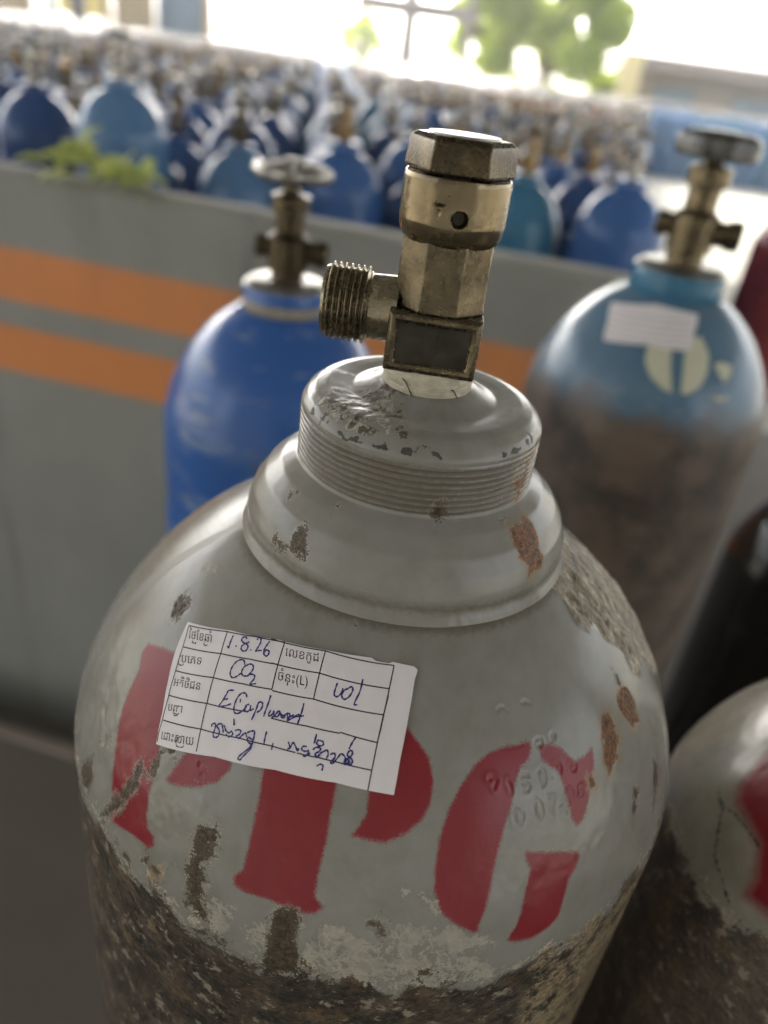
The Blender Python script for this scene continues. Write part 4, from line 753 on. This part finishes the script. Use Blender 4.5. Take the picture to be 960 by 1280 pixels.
# ---- red cylinder behind the oxygen cylinder
r_ = thing('gas_cylinder', (1.086, 2.69, 0), 'dull red gas cylinder beyond the oxygen cylinder at the right edge', 'gas cylinder')
MB().lathe(dome_profile(1.44, 1.32, .043, 30), 64).build('body', M['red_far'], r_, 40)
MB().lathe(ring_profile(1.44, 1.465, .0405), 48).build('neck_ring', M['red_far'], r_, 40)
valve_mesh(1.465, 1.545, .0155, .036).build('valve_body', M['brass'], r_, 35)
mb = MB(); hand_wheel(mb, 1.552, .028); mb.build('hand_wheel', M['wheel'], r_, 50)

# ------------------------------------------------------------------ packed rows beyond the wall
rows = []
F0 = [(-1.17, 2.27, 1.50, 'blue_c', 'dark blue gas cylinder first behind the wall at the left edge of the front row'),
      (-.863, 2.10, 1.555, 'blue_b', 'broad pale blue gas cylinder behind the leaves lying on the wall'),
      (-.59, 2.22, 1.425, 'blue_b', 'short blue gas cylinder just right of the leaves on the wall'),
      (-.31, 2.24, 1.47, 'blue_a', 'blue gas cylinder of the front row seen behind the small hand wheel'),
      (-.03, 2.30, 1.45, 'blue_c', 'dark blue front row gas cylinder hidden mostly by the sharp brass valve'),
      (.175, 2.20, 1.455, 'blue_d', 'teal blue gas cylinder of the front row right of the brass valve'),
      (.425, 2.12, 1.485, 'blue_a', 'bright blue gas cylinder ending the front row beside the oxygen valve')]
def proto(color, wheel, seg=28):
    P = {}
    P['body'] = MB().lathe(dome_profile(0, -.118, .043, 12, -1.5), seg)
    P['body'].v = P['body'].v
    return P
# part meshes, shared by every cylinder; heights measured from the dome top
def body_mesh(seg, H, mat):
    pr = []
    for q in np.linspace(0, 1, 12):
        s0 = (1 - (.043 / RB) ** MA_) ** (1 / NA_); pr.append((RB * (1 - ((1 - q) * s0) ** NA_) ** (1 / MA_), -.115 * q))
    pr += [(RB, -H + .03), (.10, -H)]
    return MB().lathe(pr, seg).mesh('body', M[mat], 40)
BODY = {}
RING = {c: MB().lathe(ring_profile(0, .024, .0405), 24).mesh('neck_ring', M[c], 40) for c in ('blue_a', 'blue_b', 'blue_c', 'blue_d')}
VALVE = [valve_mesh(.024, .115, .0165, .038, 12).mesh('valve_body', M[c], 35) for c in ('field_brass', 'dark_metal', 'field_steel')]
mb = MB(); hand_wheel(mb, .122, .029); WHEEL = [mb.mesh('hand_wheel', M[c], 50) for c in ('field_steel', 'dark_metal')]
mb = MB().lathe([(.021, .085), (.0225, .09), (.0225, .118), (.018, .126), (.001, .127)], 14); CAP = [mb.mesh('valve_cap', M[c], 40) for c in ('field_steel', 'field_brass')]
GROUP = 'blue gas cylinders packed in rows beyond the wall'
rnd = random.Random(11)
def field_cylinder(x, y, top, colour, label, group=GROUP):
    H = round(top, 2)
    if (colour, H) not in BODY: BODY[(colour, H)] = body_mesh(28, H, colour)
    t = thing('gas_cylinder', (x, y, 0), label, 'gas cylinder', group, rnd.uniform(-3, 3))
    kk = (0, 0, H)
    link('body', BODY[(colour, H)], t, kk); link('neck_ring', RING[colour], t, kk)
    vo_ = link('valve_body', VALVE[rnd.choice((0, 0, 1, 2))], t, kk)
    if rnd.random() < .7: link('hand_wheel', WHEEL[rnd.random() < .5], t, kk)
    else: link('valve_cap', CAP[rnd.random() < .4], t, kk)
for x, y, top, c, lb in F0: field_cylinder(x, y, top, c, lb)
far = []
yy = 2.50; i = 0
while yy < 25:
    x = -.72 * yy - .2 + (i % 2) * .135
    while x < .62 * yy:
        az = math.degrees(math.atan2(x, yy)); ok = az < (11.6 if yy < 21 else 33)
        if ok and az < 34:
            hr = 1.37 + .06 * rnd.random()
            far.append((x + rnd.uniform(-.025, .025), yy + rnd.uniform(-.03, .03), round(hr + rnd.choice((-.06, -.03, 0, 0, .03, .05)), 2), rnd.choice(('blue_a', 'blue_a', 'blue_b', 'blue_c', 'blue_d', 'blue_c') if az < 11.6 else ('blue_b', 'blue_b', 'blue_d'))))
        x += .272
    yy += .245; i += 1
far = [f_ for f_ in far if not (8.9 < f_[1] < 9.5 and .4 < f_[0] < 1.8)]
CN = {'blue_a': 'mid blue', 'blue_b': 'pale blue', 'blue_c': 'dark blue', 'blue_d': 'teal blue'}
for f_ in far[:284]: field_cylinder(*f_, CN[f_[3]] + ' gas cylinder standing out of focus within the packed rows beyond the wall', CN[f_[3]] + ' gas cylinders in the packed rows')
# the rest, too small to pick apart: one object per paint would split a kind, so one mesh with several materials
def far_mass(lst):
    VS, FS, MI = [], [], []
    def shape(pr, seg):
        b_ = MB().lathe(pr, seg); return np.array(b_.v), b_.f
    bodyv, bodyf = shape([(.040, .022), (.042, 0), (.075, -.025), (.1, -.06), (.1145, -.12), (.1145, -1.40), (.10, -1.43)], 12)
    valv, valf = shape([(.0165, .022), (.018, .06), (.012, .07), (.017, .09), (.008, .10)], 6)
    wm = MB().tube([(.03 * math.cos(t), .03 * math.sin(t), .118) for t in np.linspace(0, 2 * math.pi, 11)[:-1]], .007, 4, True); whv, whf = np.array(wm.v), wm.f
    mats = ['blue_a', 'blue_b', 'blue_c', 'blue_d', 'field_brass', 'field_steel']
    off = 0
    for x, y, top, c in lst:
        for v, f, mi in ((bodyv, bodyf, mats.index(c)), (valv, valf, 4), (whv, whf, 5)):
            VS.append(v + np.array([x, y, top])); FS += [tuple(i_ + off for i_ in q) for q in f]; MI += [mi] * len(f); off += len(v)
    me = bpy.data.meshes.new('far_gas_cylinders'); me.from_pydata(np.concatenate(VS).tolist(), [], FS)
    for c in mats: me.materials.append(M[c])
    me.polygons.foreach_set('material_index', MI); me.polygons.foreach_set('use_smooth', [True] * len(MI)); me.update()
    return me
fo_ = link('gas_cylinder_rows', far_mass(far[284:])); tag(fo_, 'far rows of blue gas cylinders blurring together towards the yard', 'gas cylinders', kind='stuff')

# orange painted rail wall standing in the rows on the right
ow = thing('barrier', (1.05, 9.2, 0), 'dull orange topped low barrier standing among the far rows', 'barrier')
MB().box((0, 0, 1.39), (1.0, .14, .19), 0, .01).build('painted_top', M['orange_far'], ow); MB().box((0, 0, .645), (1.0, .12, 1.29)).build('base_wall', M['plaster'], ow)

# ------------------------------------------------------------------ wilted leaves lying on the wall top
lf = thing('leafy_twig', (-.705, 1.640, 1.411), 'wilted pale green leafy twig lying on the grey wall top', 'plant', rz=rad(-8.5))
tw = MB().tube([(-.12, -.02, .008), (-.05, 0, .02), (.05, -.01, .022), (.11, -.02, .012)], [.003, .003, .002, .0015], 6); tw.build('stem', M['bark'], lf, 60)
def leaf_mesh(L, W_):
    vs, fs = [], []; n_ = 6
    for i in range(n_ + 1):
        t = i / n_; wd = W_ * math.sin(math.pi * min(1, t * .95 + .04)) ** .8; z = .25 * L * math.sin(t * 2.4) * .5
        vs += [(-wd / 2, t * L, z + wd * .22), (0, t * L, z), (wd / 2, t * L, z + wd * .2)]
    for i in range(n_):
        for j in range(2): fs.append((i * 3 + j, i * 3 + j + 1, i * 3 + j + 4, i * 3 + j + 3))
    return MB().add(vs, fs).mesh('leaf', M['leaf_pile'], 80)
LM = [leaf_mesh(.07, .035), leaf_mesh(.055, .03), leaf_mesh(.085, .04)]
lr = random.Random(5)
for i in range(46):
    t = lr.uniform(-.10, .10); hgt = .015 + .045 * math.exp(-((t + .03) / .07) ** 2) * lr.random() + .012 * lr.random()
    l = link('leaf', LM[i % 3], lf, (t, lr.uniform(-.07, .02), hgt - .03 * lr.random() * (i % 3 == 0))); l.rotation_euler = (lr.uniform(-.5, .6), lr.uniform(-.7, .7), lr.uniform(-3.1, 3.1)); s_ = lr.uniform(.6, 1.05); l.scale = (s_, s_, s_)

# ------------------------------------------------------------------ far side of the yard
def tree(loc, h, crown_r, n, label, seed, low=.9):
    t = thing('leafy_tree', loc, label, 'tree'); r0 = random.Random(seed)
    tb = MB().tube([(0, 0, 0), (.05, 0, h * .3), (-.05, .05, h * .6), (0, 0, h * .85)], [.22, .17, .12, .05], 10)
    cl = []
    for i in range(22):
        a_ = r0.uniform(0, 6.3); rr = crown_r * math.sqrt(r0.random()); z = low + (h - low) * r0.random()
        cl.append((rr * math.cos(a_), rr * math.sin(a_), z, crown_r * r0.uniform(.22, .42)))
        tb.tube([(0, 0, min(z * .7, h * .8)), (cl[-1][0] * .5, cl[-1][1] * .5, z * .85), cl[-1][:3]], [.07, .045, .015], 6)
    tb.build('trunk', M['bark'], t, 60)
    vs, fs = [], []
    for i in range(n):
        c = cl[r0.randrange(len(cl))]; d = Vector((r0.gauss(0, 1), r0.gauss(0, 1), r0.gauss(0, .8))); d = d.normalized() * c[3] * r0.random() ** .4
        p = Vector(c[:3]) + d; e1 = Vector((r0.gauss(0, 1), r0.gauss(0, 1), r0.gauss(0, 1))).normalized(); e2 = e1.cross(Vector((r0.gauss(0, 1), r0.gauss(0, 1), r0.gauss(0, 1)))).normalized(); q = r0.uniform(.08, .16)
        k0 = len(vs); vs += [tuple(p - e1 * q), tuple(p + e2 * q * .5), tuple(p + e1 * q), tuple(p - e2 * q * .5)]; fs.append((k0, k0 + 1, k0 + 2, k0 + 3))
    MB().add(vs, fs).build('crown', M['leaf_tree'], t)
tree((2.3, 31, 0), 6.0, 2.5, 34000, 'big sunlit yellow green tree beyond the yard right of centre', 1, .9)
tree((.3, 34, 0), 4.8, 1.3, 5000, 'smaller yellow green tree left of the big tree', 2, 1.2)
tree((-6.0, 46, 0), 3.4, 1.1, 2200, 'small pale tree far across the yard left of centre', 3, 1.2)

bd = thing('storage_building', (5.2, 30, 0), 'single storey grey brown building with cream corner post at far right', 'building')
MB().box((4.2, 2.4, 1.2), (8.4, 4, 2.4)).build('wall', M['plaster'], bd); MB().box((4.2, 1.7, 2.60), (8.8, 5.4, .38)).build('roof', M['frame'], bd)
for x in (1.5, 4.2):
    q = MB().box((0, 0, 0), (1.5, .08, 1.1), 0, .01).build('window', M['frame'], bd, loc=(x, .365, 1.5)); MB().box((0, -.05, 0), (1.34, .03, .94)).build('pane', M['slate'], q)
MB().box((0, 0, 1.4), (.62, .42, 2.8), 0, .03).build('corner_post', M['post'], bd, loc=(-.3, -.9, 0))

gf = thing('steel_gantry', (-2.15, 27, 0), 'grey brown steel gantry post and beam against the bright sky', 'gantry')
MB().box((0, 0, 2.0), (.42, .36, 4.0), 0, .02).build('post', M['frame'], gf); MB().box((.2, 0, 3.02), (3.6, .4, .40), 0, .02).build('beam', M['frame'], gf)
MB().box((0, 0, 2.0), (.22, .26, 4.0), 0, .02).build('post', M['frame'], gf, loc=(1.75, .02, 0))

sh = thing('open_shed', (-10.2, 24.5, 0), 'tan and yellow open shed bays at the far left edge', 'shed')
for i, x in enumerate((-4.6, -1.75, -.15, 1.4, 2.7)): MB().box((0, 0, 1.9), (.20, .24, 3.8), 0, .02).build('shed_post', M['slate'] if i % 2 else M['tan'], sh, loc=(x, 0, 0))
MB().box((-.95, 0, 3.7), (7.6, .3, .3)).build('beam', M['slate'], sh)
MB().box((0, 0, 0), (1.25, .06, 1.7), 0, .01).build('yellow_panel', M['yellow'], sh, loc=(-.95, .1, 2.5))
for x, mt in ((.6, 'tan'), (2.05, 'slate'), (-2.9, 'tan'), (-4.0, 'slate')): MB().box((0, 0, 0), (1.15, .06, 2.9), 0, .01).build('board_panel', M[mt], sh, loc=(x, .1, 2.1))
MB().box((-.95, 1.5, 4.0), (8, 3.6, .1)).build('roof', M['roof'], sh)

# ------------------------------------------------------------------ added pale volume standing in for veiling lens glare
hz = MB().box((0, 24, 4.2), (110, 72, 10.4)).build('glare_veil', None, None) if False else None
hm = bpy.data.materials.new('pale haze'); hm.use_nodes = True; hn = hm.node_tree; hn.nodes.remove(hn.nodes['Principled BSDF'])
pv_ = hn.nodes.new('ShaderNodeVolumePrincipled'); pv_.inputs['Color'].default_value = (.95, .94, .90, 1); pv_.inputs['Density'].default_value = .0022; pv_.inputs['Anisotropy'].default_value = .35
hn.links.new(pv_.outputs[0], hn.nodes['Material Output'].inputs['Volume'])
tag(MB().box((0, 20, 4.4), (120, 64, 11.0)).build('glare_veil', hm), 'added pale volume standing in for lens glare over the rows of cylinders and the yard', 'glare_veil', kind='stuff')
